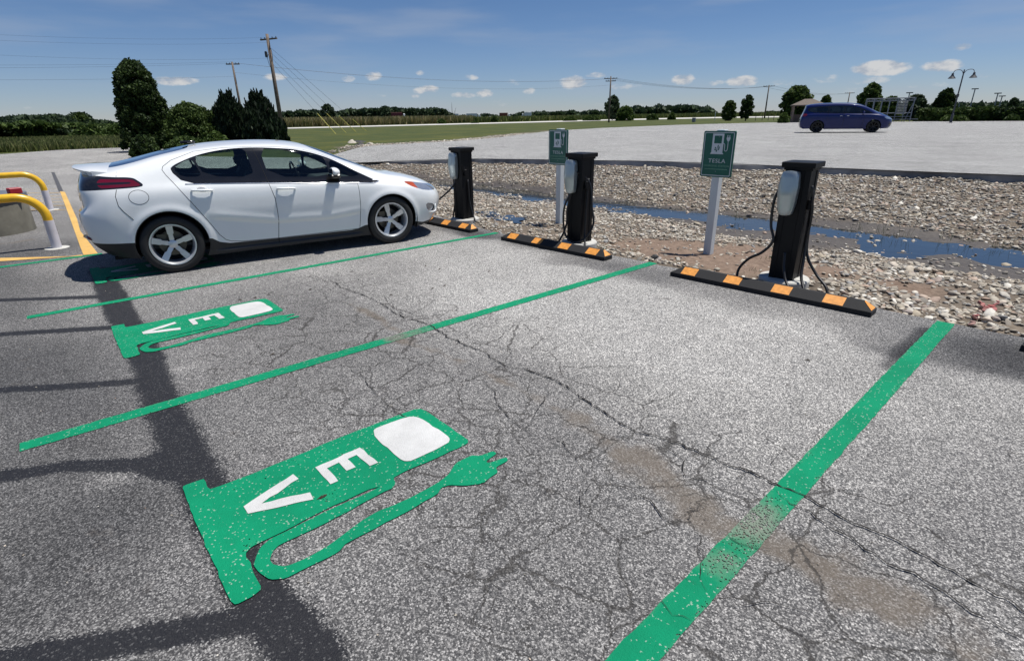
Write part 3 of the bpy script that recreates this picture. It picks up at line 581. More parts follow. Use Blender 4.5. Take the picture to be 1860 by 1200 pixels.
for pts, w in [([(1411, 892), (1435, 915), (1468, 935), (1530, 975), (1590, 1010), (1660, 1045), (1740, 1100), (1860, 1165)], .004), ([(548, 565), (640, 570)], .0015), ([(648, 570), (650, 585), (690, 600)], .002), ([(615, 660), (645, 680), (665, 700), (695, 727), (740, 755), (765, 770), (800, 800)], .0025),
               ([(645, 682), (685, 668), (700, 650), (735, 632)], .0015), ([(737, 670), (765, 690), (800, 705)], .0018), ([(785, 652), (815, 672), (830, 680)], .0018), ([(880, 690), (900, 715), (905, 735), (925, 755), (955, 780), (975, 800)], .003), ([(995, 695), (990, 720), (985, 745), (955, 780)], .0025), ([(955, 785), (1000, 795), (1030, 805), (1050, 830), (1060, 850), (1075, 870)], .0028),
               ([(1030, 805), (1075, 832), (1120, 838), (1145, 835)], .0022), ([(1075, 870), (1100, 878), (1140, 885), (1180, 905), (1200, 930), (1230, 950), (1275, 975)], .0028), ([(1075, 870), (1065, 900), (1060, 925), (1090, 960)], .0022), ([(1185, 795), (1215, 820), (1240, 835), (1245, 860), (1290, 870), (1340, 885), (1380, 905)], .0025),
               ([(1432, 812), (1412, 835), (1408, 860), (1385, 878)], .002), ([(1275, 975), (1277, 1010), (1272, 1045), (1282, 1075)], .0025), ([(1180, 1035), (1215, 1042), (1245, 1050), (1262, 1062)], .0018), ([(1200, 1095), (1225, 1115), (1255, 1130), (1275, 1145)], .003), ([(1300, 960), (1340, 985), (1400, 1000)], .0025), ([(1330, 1105), (1370, 1098), (1400, 1095), (1440, 1110), (1490, 1120)], .003),
               ([(1060, 1068), (1080, 1075), (1103, 1076)], .003), ([(1027, 1030), (1042, 1050)], .003), ([(880, 1050), (910, 1080), (930, 1105), (960, 1115), (985, 1100)], .002), ([(960, 920), (985, 905), (1010, 895), (1020, 880)], .0022), ([(1460, 925), (1520, 960), (1560, 1000), (1600, 1035), (1640, 1050)], .003), ([(1490, 1120), (1540, 1160), (1580, 1190)], .0025)]:
    crackline(pts, w)
M['crack'] = mat('crack_shadow_dirt', (.018, .016, .014), .95); mb.build('asphalt_cracks', M['crack'], kind='structure')
# small twigs / leaves on the asphalt
for i, (px, py) in enumerate([(773, 484), (798, 490), (888, 494), (463, 542), (436, 546), (495, 645), (710, 537), (563, 527), (785, 525), (808, 520), (1466, 656), (588, 904), (583, 906)]):
    p = G(px, py); a = random.uniform(0, 3); d = np.array([math.cos(a), math.sin(a), 0])*.02; mb = MB(); mb.tube([p-d+[0, 0, .006], p+[0, .006, .012], p+d+[0, 0, .007]], [.001, .006, .002], 5)
    mb.build('dry_leaf', M['leafdead'], group='bits of dry leaf on the asphalt', label='tiny dry leaf '+['left of two on the asphalt before the middle wheel stop', 'right of two on the asphalt before the middle wheel stop', 'on the pale asphalt nearest the middle wheel stop', 'just above the EV marking beside the white car', 'just left of the topmost leaf above the farther EV marking', 'between the farther EV marking and the middle green line', 'just beyond the faded part of the middle green line', 'beside the start of the long crack', 'in the middle of the farther empty bay', 'right of the middle of the farther empty bay', 'alone in the nearest empty bay', 'on the green of the nearest EV marking, upper', 'on the green of the nearest EV marking, lower'][i], category='leaf')
# ---- yellow lines by the fuel island
YG = 'yellow island stripes'
def quad(name, pts, m, z, **kw): o = build(name, [(*G(x, y)[:2], z) for x, y in pts], [list(range(len(pts)))], m, **kw); set_attr(o, 'wear', [.1]*len(pts)); return o
quad('yellow_stripe', [(109, 348), (118, 349), (140, 398), (146, 420), (178, 461), (152, 464), (146, 449), (127, 396)], M['yellow_mark'], .006, label='broad yellow stripe meeting the green line behind the white car', category='painted line')
quad('yellow_stripe', [(-60, 472), (0, 469), (125, 466), (150, 463), (150, 465), (0, 475), (-60, 480)], M['yellow_mark'], .005, label='thin yellow stripe running left from the broad yellow stripe', category='painted line')
M['oldline'] = mat('dark_old_paint', (.07, .07, .075), .8)
build('old_stripe', [(*G(x, y)[:2], .005) for x, y in [(93, 313), (99, 313), (115, 347), (107, 349)]], [(0, 1, 2, 3)], M['oldline'], kind='structure')
hy = [318, 321, 325, 329, 333.5, 338.5, 344, 351, 357, 362.5, 368, 374, 382]
for i, yy in enumerate(hy):
    x1 = 93+(yy-315)*.42; c = ['yellow'][0]
    strip('hatch_stripe', G(45 if i > 6 else 30, yy), G(x1, yy-.5), .07 if i < 8 else .055, M['yellow_mark'] if i > 5 else M['white_mark'], base=.3 if i > 6 else .44, z=.005, group='worn hatch stripes behind the bollards', label=['farthest', 'second farthest', 'third farthest', 'fourth farthest', 'fifth farthest', 'sixth farthest', 'middle', 'sixth nearest', 'fifth nearest', 'fourth nearest', 'third nearest', 'second nearest', 'nearest'][i]+' of the worn hatch stripes behind the hoop bollards', category='painted line')
# ================================================================== CARS
def cat(P, n):
    P = np.asarray(P, float); k = len(P); Ex = np.concatenate([[2*P[0]-P[1]], P, [2*P[-1]-P[-2]]]); out = []
    for i in range(k-1):
        p0, p1, p2, p3 = Ex[i:i+4]
        d1, d2, d3 = [(np.linalg.norm(b-a, axis=-1, keepdims=True)+1e-4)**.5 for a, b in ((p0, p1), (p1, p2), (p2, p3))]
        m1 = ((p1-p0)/d1-(p2-p0)/(d1+d2)+(p2-p1)/d2)*d2; m2 = ((p2-p1)/d2-(p3-p1)/(d2+d3)+(p3-p2)/d3)*d2
        for t in np.arange(n)/n: out.append((2*t**3-3*t*t+1)*p1+(t**3-2*t*t+t)*m1+(-2*t**3+3*t*t)*p2+(t**3-t*t)*m2)
    out.append(P[-1]); return np.array(out)
class Shell:
    """half car body lofted from control ribs; split by fields into parts; every part is mirrored to the far side"""
    def __init__(s, VR, VC, nu, nv, k8=.30, mod=None):
        R = [np.array(r, float) for r in VR]; c = np.array([(x, 0, z) for x, z in VC]); r7 = R[7]
        m_ = np.stack([.45*r7[:, 0]+.55*c[:, 0], r7[:, 1]*.56, c[:, 2]-(c[:, 2]-r7[:, 2])*k8], 1)
        Gd = cat(np.stack(R+[m_, c], 0), nv); Gd = np.swapaxes(cat(np.swapaxes(Gd, 0, 1), nu), 0, 1)
        J, I, _ = Gd.shape
        if mod: Gd = mod(Gd)
        du = np.gradient(Gd, axis=1); dv = np.gradient(Gd, axis=0); Nn = np.cross(dv, du)
        Nn[..., 1] = np.where(np.isclose(Gd[..., 1], 0, atol=1e-6), 0, Nn[..., 1]); Nn /= np.linalg.norm(Nn, axis=-1, keepdims=True)+1e-9
        if Nn[J//3, I//2, 1] < 0: Nn = -Nn
        u = np.repeat(np.arange(I)[None, :]/nu, J, 0); v = np.repeat(np.arange(J)[:, None]/nv, I, 1)
        s.A = np.concatenate([Gd, Nn, u[..., None], v[..., None]], -1).reshape(-1, 8)
        T = []
        for j in range(J-1):
            for i in range(I-1): a = j*I+i; T += [(a, a+1, a+1+I), (a, a+1+I, a+I)]
        T = np.array(T); s.T = T; s.A0 = s.A.copy(); cv = s.A[T][:, :, 7].mean(1); s.side = T[cv < 7]; s.top = T[cv > 7]
        P0 = s.A[T[len(T)//2]]; fn = np.cross(P0[1, :3]-P0[0, :3], P0[2, :3]-P0[0, :3]); s.flip = (fn@P0[0, 3:6]) < 0
    def cut(s, T, f): s.A, a, b = clip(s.A, T, f(s.A)); return a, b
    def part(s, name, T, m, parent, both=True, off=0., **kw):
        if len(T) == 0: return None
        A, T2 = compact(s.A, T); V = A[:, :3]+A[:, 3:6]*off; Nn = A[:, 3:6]
        if s.flip: T2 = T2[:, ::-1]
        objs = []
        for sg in ((1, -1) if both == 'sep' else (1,)):
            if both == 'sep': V3, T3, N3 = V*[1, sg, 1], (T2 if sg == 1 else T2[:, ::-1]), Nn*[1, sg, 1]
            else: n = len(V); V3 = np.vstack([V, V*[1, -1, 1]]); T3 = np.vstack([T2, T2[:, ::-1]+n]); N3 = np.vstack([Nn, Nn*[1, -1, 1]])
            # far side is local -y, camera side +y
            objs.append(build(name, V3*[1, 1, 1], T3, m, parent, smooth=True, N_=N3, **kw))
        return objs
def onside(sh, pts, off=0., seg=.03):
    Q = []; pts = np.array(pts, float)
    for i in range(len(pts)-1):
        k = max(1, int(np.linalg.norm(pts[i+1]-pts[i])/seg))
        for t in range(k): Q.append(pts[i]+(pts[i+1]-pts[i])*t/k)
    Q.append(pts[-1]); S_ = sh.A0[sh.T]; a, b, c = S_[:, 0], S_[:, 1], S_[:, 2]; a2, b2, c2 = a[:, [0, 2]], b[:, [0, 2]], c[:, [0, 2]]; e1, e2 = b2-a2, c2-a2; det = e1[:, 0]*e2[:, 1]-e1[:, 1]*e2[:, 0]; det = np.where(abs(det) < 1e-10, 1e-10, det); out = []
    for q in Q:
        d = q-a2; u = (d[:, 0]*e2[:, 1]-d[:, 1]*e2[:, 0])/det; v = (e1[:, 0]*d[:, 1]-e1[:, 1]*d[:, 0])/det; ok = np.where((u >= -1e-4) & (v >= -1e-4) & (u+v <= 1.0002))[0]
        if len(ok) == 0: continue
        P = a[ok]+(b[ok]-a[ok])*u[ok][:, None]+(c[ok]-a[ok])*v[ok][:, None]; k = np.argmax(P[:, 1]); out.append(P[k, :3]+P[k, 3:6]*off)
    return np.array(out)
def seam(sh, pts, r, m, parent, name='seam', off=0.):
    P = onside(sh, pts, off)
    for sg in (1, -1): mb = MB(); mb.tube(P*[1, sg, 1], r, 6); mb.build(name, m, parent, smooth=True)
XZ = lambda A: A[:, [0, 2]]
def pxz(poly, it=2): p = chaikin(poly, it); return lambda A: sdf(XZ(A), p)
def lxz(pts, w): return lambda A: dline(XZ(A), pts)-w
def make_wheel(parent, loc, r, rr, w, offset, nsp, rimmat, side=1, spoke='wide', lowdetail=False):
    """side +1: outer face towards +y"""
    t = empty('wheel', loc); t.parent = parent; R = np.array([[1, 0, 0], [0, 0, side], [0, -side, 0]], float); R = np.array([[1, 0, 0], [0, 0, side*1.], [0, 1, 0]], float)
    Mx = (R, (0, 0, 0)); h = w/2; n = 48 if not lowdetail else 24
    mb = MB(); pr = [(rr+.002, -h*.8), (rr+.02, -h), (r-.03, -h), (r-.008, -h*.85), (r, -h*.6), (r, h*.6), (r-.008, h*.85), (r-.022, h*.97), (r-.05, h), (rr+.03, h*1.01), (rr+.012, h*.93), (rr+.002, h*.8)]
    for g_ in (-.35, 0, .35): pass
    mb.lathe(pr, n, Mx, cap=False); mb.build('tyre', M['tyre'], t, auto=.7)
    mb = MB(); mb.lathe([(rr-.012, -h*.8), (rr-.012, h*.55), (rr-.006, h*.80), (rr+.004, h*.93), (rr+.004, h*.97), (rr-.010, h*.96), (rr-.022, h*.80), (rr-.03, h*.3), (rr-.03, -h*.7)], n, Mx, cap=False)
    z0 = h*.42
    for k in range(nsp):
        a = offset+k*2*math.pi/nsp
        pl = [(.035, -.026), (.11, -.024), (.125, -.036), (rr-.016, -.042), (rr-.016, .030), (.125, .028), (.11, .022), (.035, .026)] if spoke == 'wide' else [(.03, -.018), (rr-.016, -.030), (rr-.016, .030), (.03, .018)]
        c, s_ = math.cos(a), math.sin(a); n8 = len(pl)
        def zf(x): return z0+.030*max(0, (x-.05)/(rr-.05))
        V = [(x*c-y*s_, x*s_+y*c, zf(x)-.035) for x, y in pl]+[(x*c-y*s_, x*s_+y*c, zf(x)-.006*(abs(y) > .03)) for x, y in pl]
        F = [tuple(range(n8))[::-1], tuple(range(n8, 2*n8))]+[(i, (i+1) % n8, n8+(i+1) % n8, n8+i) for i in range(n8)]
        mb.add(np.array(V)@R.T, F)
    mb.lathe([(.06, z0-.04), (.06, z0-.004), (.045, z0+.004), (.0, z0+.006)], 24, Mx)
    mb.build('rim', rimmat, t, auto=.5)
    if not lowdetail:
        for k in range(5):
            mb = MB(); a = offset+(k+.5)*2*math.pi/5; mb.lathe([(.011, z0-.01), (.011, z0+.008), (0, z0+.010)], 8, (R, R@np.array([.057*math.cos(a), .057*math.sin(a), 0]))); mb.build('lug_nut', M['dark'], t)
        mb = MB(); mb.lathe([(.04, z0-.10), (.145, z0-.10), (.145, z0-.08), (.04, z0-.08)], 32, Mx); mb.build('brake_disc', M['disc'], t, auto=.5)
        mb = MB(); mb.box(R@np.array([-.10, .05, z0-.075]), (.09, .05, .13)); mb.build('brake_caliper', M['disc'], t)
    mb = MB(); mb.lathe([(0, z0-.13), (rr-.014, z0-.13)], n, Mx, cap=False); mb.build('wheel_backing', M['dark'], t)
    return t
def body_lining(sh, T, parent, zmin=.2): sh.part('body_lining', T, M['dark'], parent, off=-.022)
VRW = [
 [(-.70,0,.27),(-.69,.42,.27),(-.62,.68,.26),(-.50,.80,.24),(-.28,.84,.20),(0,.845,.17),(.45,.845,.155),(1.0,.84,.155),(1.55,.84,.155),(2.0,.84,.155),(2.4,.845,.16),(2.75,.84,.17),(3.08,.80,.19),(3.32,.66,.20),(3.48,.40,.20),(3.53,0,.20)],
 [(-.80,0,.40),(-.79,.42,.40),(-.72,.71,.39),(-.55,.835,.37),(-.30,.865,.36),(0,.875,.35),(.45,.868,.34),(1.0,.862,.34),(1.55,.862,.34),(2.0,.865,.34),(2.4,.872,.34),(2.75,.870,.34),(3.10,.825,.33),(3.38,.69,.31),(3.57,.42,.30),(3.63,0,.30)],
 [(-.84,0,.55),(-.83,.43,.55),(-.76,.73,.54),(-.57,.855,.53),(-.30,.882,.52),(0,.890,.52),(.45,.880,.51),(1.0,.872,.50),(1.55,.872,.50),(2.0,.876,.50),(2.4,.885,.50),(2.75,.886,.50),(3.12,.842,.48),(3.42,.71,.44),(3.62,.43,.42),(3.69,0,.42)],
 [(-.845,0,.73),(-.835,.43,.73),(-.76,.735,.725),(-.56,.862,.72),(-.30,.888,.72),(0,.894,.72),(.45,.888,.71),(1.0,.885,.70),(1.55,.885,.69),(2.0,.886,.68),(2.4,.890,.66),(2.75,.890,.65),(3.12,.845,.61),(3.42,.72,.56),(3.64,.44,.53),(3.71,0,.52)],
 [(-.79,0,.80),(-.78,.43,.80),(-.72,.73,.82),(-.53,.842,.90),(-.30,.868,.92),(0,.874,.93),(.45,.866,.925),(1.0,.864,.905),(1.55,.864,.885),(2.0,.866,.86),(2.4,.868,.83),(2.74,.862,.79),(3.10,.825,.73),(3.40,.71,.66),(3.62,.44,.61),(3.70,0,.60)],
 [(-.785,0,1.0),(-.775,.43,1.0),(-.71,.71,1.0),(-.50,.80,1.02),(-.29,.815,1.035),(0,.812,1.045),(.45,.80,1.04),(1.0,.80,1.015),(1.55,.805,.985),(2.0,.81,.952),(2.4,.815,.912),(2.74,.806,.86),(3.08,.775,.80),(3.37,.68,.73),(3.58,.42,.68),(3.67,0,.66)],
 [(-.74,0,1.12),(-.73,.41,1.12),(-.66,.67,1.10),(-.47,.745,1.105),(-.27,.745,1.13),(.05,.715,1.20),(.5,.665,1.29),(1.0,.648,1.325),(1.5,.655,1.295),(1.88,.685,1.205),(2.30,.74,1.04),(2.72,.765,.905),(3.05,.745,.845),(3.33,.65,.77),(3.54,.41,.72),(3.63,0,.69)],
 [(-.70,0,1.19),(-.69,.38,1.185),(-.58,.61,1.15),(-.45,.68,1.155),(-.24,.665,1.20),(.07,.63,1.28),(.52,.59,1.355),(1.0,.575,1.383),(1.5,.58,1.352),(1.85,.605,1.262),(2.25,.66,1.10),(2.70,.70,.945),(3.03,.68,.878),(3.30,.60,.80),(3.50,.38,.745),(3.60,0,.72)]]
VCW = [(-.72,1.20),(-.68,1.203),(-.60,1.21),(-.45,1.23),(-.2,1.278),(.1,1.348),(.5,1.414),(1.0,1.440),(1.5,1.422),(1.8,1.365),(2.2,1.205),(2.75,.985),(3.05,.925),(3.3,.86),(3.49,.785),(3.59,.73)]
def modw(Gd):
    x, y, z = Gd[..., 0], Gd[..., 1], Gd[..., 2]; Gd = Gd.copy(); rt = y/np.maximum(.86, 1e-6)
    # crease low on the doors, flared wheel arches, tucked rear fascia
    cz = np.interp(x, [.2, .55, 1.15, 1.84, 2.22, 2.4], [.66, .60, .49, .465, .50, .56]); w = sst(x, .35, .6)*(1-sst(x, 2.15, 2.35))*(y > .5)
    Gd[..., 1] -= .016*w*sst(cz-z, 0, .045)*(z > .2)*(z < .9)
    Gd[..., 1] += .006*w*np.exp(-((z-cz-.03)/.04)**2)
    for cx, cz_, r in ((.01, .35, .375), (2.70, .33, .365)):
        d = np.hypot(x-cx, z-cz_); Gd[..., 1] += .012*np.exp(-((d-r-.02)/.045)**2)*(y > .6)
    return Gd
M['hr'] = mat('handle_recess_shade', (.62, .63, .64), .45)  # greyer than the body white: recess shade put into the disc's colour
def white_car():
    org = np.array([-8.2017, 1.2759]); root = empty('parked_car', (*org, 0), math.radians(80.937), label='white hatchback parked and charging in the far left green bay', category='car')
    # local frame: x forward, y left -> camera side is local -y; shell half with y>0 gives both sides
    sh = Shell(VRW, VCW, 15, 13, mod=modw); P = M['carwhite']; side, top = sh.side, sh.top
    arch = lambda A: np.minimum(np.hypot(A[:, 0]-.01, A[:, 2]-.35)-.375, np.hypot(A[:, 0]-2.70, A[:, 2]-.33)-.366)
    _, side = sh.cut(side, lambda A: np.where(A[:, 1] > .5, arch(A), 1.))
    lining = side.copy()
    dlo = pxz([(.135, 1.165), (.20, 1.213), (.284, 1.247), (.409, 1.292), (.532, 1.323), (.686, 1.348), (.84, 1.362), (.994, 1.366), (1.15, 1.362), (1.38, 1.345), (1.553, 1.325), (1.72, 1.288), (1.835, 1.252), (1.96, 1.205), (2.091, 1.137), (2.247, 1.04), (2.42, .945), (2.53, .885), (2.27, .878), (1.63, .921), (1.15, .955), (.625, .986), (.262, 1.006)], 1)
    trim, body = sh.cut(side, dlo); lining = body.copy()
    wins = []
    for poly in ([(.175, 1.172), (.284, 1.236), (.385, 1.275), (.44, 1.13), (.455, 1.068), (.235, 1.080)], [(.41, 1.285), (.532, 1.317), (.686, 1.342), (.84, 1.356), (.985, 1.359), (1.0, 1.22), (1.025, 1.030), (.485, 1.066)],
                 [(1.145, 1.352), (1.38, 1.338), (1.553, 1.318), (1.72, 1.281), (1.835, 1.245), (1.905, 1.216), (1.92, 1.10), (1.93, .972), (1.185, 1.018)], [(1.95, 1.19), (2.09, 1.125), (2.247, 1.028), (2.35, .955), (1.96, .972)]):
        w, trim = sh.cut(trim, pxz(poly, 1)); wins.append(w)
    for w in wins: sh.part('side_window', w, M['glass'], root, 'sep')
    sh.part('window_trim', trim, M['trim'], root)
    lamp, body = sh.cut(body, lambda A: np.maximum(sdf(XZ(A), chaikin([(-1., 1.16), (-.60, 1.145), (-.43, 1.118), (-.229, 1.107), (-.186, 1.071), (-.140, 1.028), (-.155, 1.0), (-.453, .995), (-1., .985)], 2)), .36-A[:, 1]))
    inner, ring = sh.cut(lamp, lambda A: sdf(XZ(A), chaikin([(-.56, 1.105), (-.43, 1.098), (-.24, 1.088), (-.20, 1.058), (-.168, 1.026), (-.175, 1.014), (-.453, 1.012), (-.56, 1.01)], 1)))
    bar, inner = sh.cut(inner, lambda A: sdf(XZ(A), chaikin([(-.60, 1.07), (-.27, 1.062), (-.245, 1.05), (-.27, 1.04), (-.60, 1.042)], 1)))
    objs = sh.part('tail_light', ring, M['lampdark'], root, 'sep')
    for o_, sg in zip(objs, (1, -1)):
        for nm, T_, mm in (('red_lens', inner, M['lampred']), ('lens_bar', bar, M['lampdark'])):
            A_, T2 = compact(sh.A, T_); Tq = T2[:, ::-1] if (sh.flip) ^ (sg < 0) else T2; build(nm, A_[:, :3]*[1, sg, 1], Tq, mm, o_, smooth=True, N_=A_[:, 3:6]*[1, sg, 1])
    hl, body = sh.cut(body, lambda A: np.maximum(sdf(XZ(A), chaikin([(2.93, .842), (3.03, .775), (3.10, .745), (3.27, .688), (3.55, .66), (3.55, .74), (3.42, .755), (3.25, .790), (3.08, .825)], 1)), .28-A[:, 1]))
    am, hl = sh.cut(hl, pxz([(2.90, .87), (3.09, .83), (3.17, .70), (2.90, .74)], 0)); ho = sh.part('headlight', hl, M['lampclear'], root, 'sep')
    for o_, sg in zip(ho, (1, -1)): A_, T2 = compact(sh.A, am); build('indicator_lens', A_[:, :3]*[1, sg, 1], T2[:, ::-1] if (sh.flip) ^ (sg < 0) else T2, M['amber'], o_, smooth=True, N_=A_[:, 3:6]*[1, sg, 1])
    fog, body = sh.cut(body, lambda A: np.maximum(sdf(XZ(A), chaikin([(3.25, .52), (3.43, .475), (3.43, .375), (3.28, .39)], 1)), .45-A[:, 1])); sh.part('fog_lamp', fog, M['lampclear'], root, 'sep', off=-.012)
    gr, body = sh.cut(body, lambda A: np.where(A[:, 0] > 3.3, sdf(A[:, [1, 2]], chaikin([(-1, .47), (.42, .47), (.50, .40), (.38, .30), (-1, .30)], 1)), 1.)); sh.part('grille', gr, M['trim'], root)
    gr, body = sh.cut(body, lambda A: np.where(A[:, 0] > 3.3, sdf(A[:, [1, 2]], chaikin([(-1, .66), (.40, .68), (.46, .63), (-1, .56)], 1)), 1.)); sh.part('grille', gr, M['alloy'], root)
    cl, body = sh.cut(body, lambda A: A[:, 2]-np.interp(A[:, 0], [-.9, -.389, .30, .42, .49, .60, 1.166, 2.12, 2.22, 2.30, 2.5, 3.0, 3.2, 3.8], [.43, .405, .38, .355, .300, .272, .258, .252, .27, .305, .31, .285, .235, .245]))
    sh.part('cladding', cl, M['clad'], root)
    badge, body = sh.cut(body, pxz([(2.285, .908), (2.52, .888), (2.585, .884), (2.50, .858), (2.285, .868)], 1)); sh.part('fender_badge', badge, M['trim'], root, 'sep')
    seam(sh, [(.262, 1.000), (.625, .980), (1.15, .949), (1.63, .915), (2.28, .869), (2.49, .853), (2.575, .873)], .0075, M['chrome'], root, 'belt_moulding', -.001)
    rear = [(1.166, .2), (1.166, .265), (1.195, .455), (1.20, .60), (1.198, .766), (1.158, .95)]
    rd = [(1.065, 1.375), (.744, 1.372), (.431, 1.345), (.179, 1.262), (.085, 1.200), (.07, 1.165), (.095, 1.11), (.15, 1.024), (.291, .783), (.40, .59), (.505, .385), (.56, .32), (.611, .295), (.75, .275), (1.166, .262)]
    fd = [(1.065, 1.375), (1.37, 1.360), (1.678, 1.312), (1.90, 1.242), (2.08, 1.163)]; ff = [(2.264, .874), (2.27, .75), (2.264, .601), (2.245, .40), (2.225, .262), (1.166, .262)]
    for ln in (rear+[(1.145, 1.03), (1.10, 1.25), (1.062, 1.376)], rd, fd, ff, [(-.36, 1.165), (-.376, 1.12)], [(-.40, .99), (-.425, .92), (-.42, .82), (-.386, .754), (-.317, .66)]): seam(sh, ln, .0040, M['dark'], root, off=-.0018)
    seam(sh, [(-.213+.094*math.cos(a), .897+.076*math.sin(a)) for a in np.linspace(0, 6.29, 40)], .0030, M['dark'], root, off=-.0012)
    fuel, body = sh.cut(body, lambda A: np.where(A[:, 1] > .5, np.hypot((A[:, 0]+.213)/.094, (A[:, 2]-.897)/.076)-1, 1.)); sh.part('fuel_door', fuel, P, root, 'sep')
    dr, body = sh.cut(body, lambda A: sdf(XZ(A), rd+rear[1:][::1])); dr_o = sh.part('rear_door', dr, P, root, 'sep')
    df, body = sh.cut(body, lambda A: sdf(XZ(A), fd+[(2.2, 1.09), (2.264, .95)]+ff+rear[1:])); df_o = sh.part('front_door', df, P, root, 'sep')
    # top: windscreen, hatch glass, bonnet gap
    xy = lambda A: A[:, [0, 1]]
    ws, top = sh.cut(top, lambda A: sdf(xy(A), chaikin([(2.74, -1), (2.74, .30), (2.66, .58), (2.30, .545), (1.95, .49), (1.80, .40), (1.755, .2), (1.75, -1)], 2))); sh.part('windscreen', ws, M['glass'], root)
    hg, top = sh.cut(top, lambda A: sdf(xy(A), chaikin([(-.50, -1), (-.50, .36), (-.42, .47), (-.2, .49), (.1, .46), (.34, .42), (.42, .25), (.44, -1)], 2))); sh.part('rear_window', hg, M['darkglass'], root)
    lt = top.copy()
    sh.part('body', np.vstack([body, top]), P, root)
    body_lining(sh, np.vstack([lining, lt]), root)
    # rounded arch lips
    for cx, cz, r, a0, a1 in ((.01, .35, .374, -.08, 3.05), (2.70, .33, .365, -.2, 3.2)):
        for sg in (1, -1):
            Q = []; mb = MB()
            for a in np.linspace(a0, a1, 30):
                x, z = cx+r*math.cos(a), cz+r*math.sin(a); k = np.argmin((sh.A[:, 0]-x)**2+(sh.A[:, 2]-z)**2+(sh.A[:, 1] < .5)*9); Q.append((x, sg*(sh.A[k, 1]-.008), z))
            mb.tube(Q, .009, 6); mb.build('arch_lip', M['clad'], root, smooth=True)
    # wheel wells + floor
    mb = MB(); R = np.array([[1, 0, 0], [0, 0, 1], [0, 1, 0]], float)
    for cx, cz, r in ((.01, .35, .40), (2.70, .33, .39)):
        for sg in (1, -1):
            V = []; F = []
            for k in range(25): a = math.pi*(-.12+1.24*k/24); V += [(cx+r*math.cos(a), sg*.855, cz+r*math.sin(a)), (cx+r*math.cos(a), sg*.55, cz+r*math.sin(a))]
            F = [(2*k, 2*k+2, 2*k+3, 2*k+1) for k in range(24)]+[tuple(range(1, 50, 2))]; mb.add(V, F)
    mb.box((1.35, 0, .215), (3.9, 1.36, .03)); mb.build('underbody', M['dark'], root)
    for cx in (0., 2.685):
        for sg in (1, -1): make_wheel(root, (cx, sg*.775, .334), .334, .236, .215, math.radians(92 if cx < 1 else 103)+(0 if sg < 0 else .4), 5, M['alloy'], sg)
    # door handles
    for o_, sg in zip(dr_o, (1, -1)):
        mb = MB(); mb.tube([(.31, sg*.872, .930), (.32, sg*.898, .930), (.38, sg*.905, .927), (.46, sg*.905, .922), (.515, sg*.898, .917), (.525, sg*.872, .915)], [.012, .013, .014, .014, .013, .012], 8); mb.build('handle', P, o_, smooth=True)
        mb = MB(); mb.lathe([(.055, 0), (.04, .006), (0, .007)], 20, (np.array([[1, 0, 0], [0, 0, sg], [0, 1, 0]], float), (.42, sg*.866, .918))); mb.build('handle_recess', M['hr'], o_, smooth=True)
    for o_, sg in zip(df_o, (1, -1)):
        mb = MB(); mb.tube([(1.24, sg*.872, .878), (1.25, sg*.898, .878), (1.31, sg*.905, .876), (1.39, sg*.905, .872), (1.445, sg*.898, .868), (1.455, sg*.872, .866)], [.012, .013, .014, .014, .013, .012], 8); mb.build('handle', P, o_, smooth=True)
    # mirrors
    for sg in (1, -1):
        t = empty('wing_mirror', (1.95, sg*.93, 1.0)); t.parent = root
        V0, F0 = ico(2); V = V0*[.075, .105, .062]; V[:, 0] = np.where(V[:, 0] < -.03, -.03, V[:, 0]); V[:, 2] = np.where(V[:, 2] < -.03, -.03+(V[:, 2]+.03)*.3, V[:, 2])
        build('mirror_cap', V+[.0, 0, .035], F0, P, t, smooth=True)
        mb = MB(); mb.box((0, 0, -.01), (.12, .19, .05), bev=.014); mb.box((.05, -sg*.09, -.035), (.10, .10, .03), bev=.01); mb.build('mirror_base', M['trim'], t)
        mb = MB(); mb.box((-.034, 0, .035), (.006, .17, .09), bev=.002); mb.build('mirror_glass', M['chrome'], t)
    # spoiler
    V = []; ny = 25
    for i in range(ny):
        y = -.655+1.31*i/(ny-1); k = abs(y)/.655; xb = -.795+.20*k**3.5; zt_ = 1.222-.045*k**3; zb = zt_-.018-.05*sst(k, .75, 1.); V += [(-.42, y, zt_+.012-.03*k), (-.60, y, zt_+.010), (xb, y, zt_), (xb+.006, y, zt_-.018), (-.60, y, zb-.02), (-.5, y, zb-.05)]
    F = [(i*6+k, i*6+(k+1) % 6, (i+1)*6+(k+1) % 6, (i+1)*6+k) for i in range(ny-1) for k in range(6)]+[tuple(range(6)), tuple(range((ny-1)*6, ny*6))[::-1]]
    mb = MB(); mb.add(V, [f[::-1] for f in F]); mb.build('spoiler', P, root, auto=.6)
    mb = MB(); mb.box((.42, 0, 1.435), (.17, .06, .035), bev=.014); mb.build('antenna', M['trim'], root, smooth=True)
    # rear fascia, plate
    mb = MB(); mb.box((-.798, 0, .90), (.02, .32, .15), bev=.004); mb.build('licence_plate', M['plate'], root); mb = MB(); mb.box((-.811, -.10, .86), (.004, .10, .05)); mb.build('plate_band', M['plateyellow'], root)
    for sg in (1, -1): mb = MB(); mb.tube([(-.83, sg*.50, .475), (-.795, sg*.62, .475), (-.755, sg*.70, .47)], .02, 6); mb.build('reflector', M['lampred'], root, smooth=True)
    pass
    mb = MB()
    for sg in (1, -1): mb.tube([(3.32, sg*.765, .372), (3.40, sg*.73, .362), (3.45, sg*.70, .372), (3.462, sg*.685, .42), (3.46, sg*.68, .47)], [.006, .011, .012, .011, .006], 6)
    mb.build('fog_lamp_bezel', P, root, smooth=True)
    # cabin
    cab = empty('cabin', (0, 0, 0)); cab.parent = root
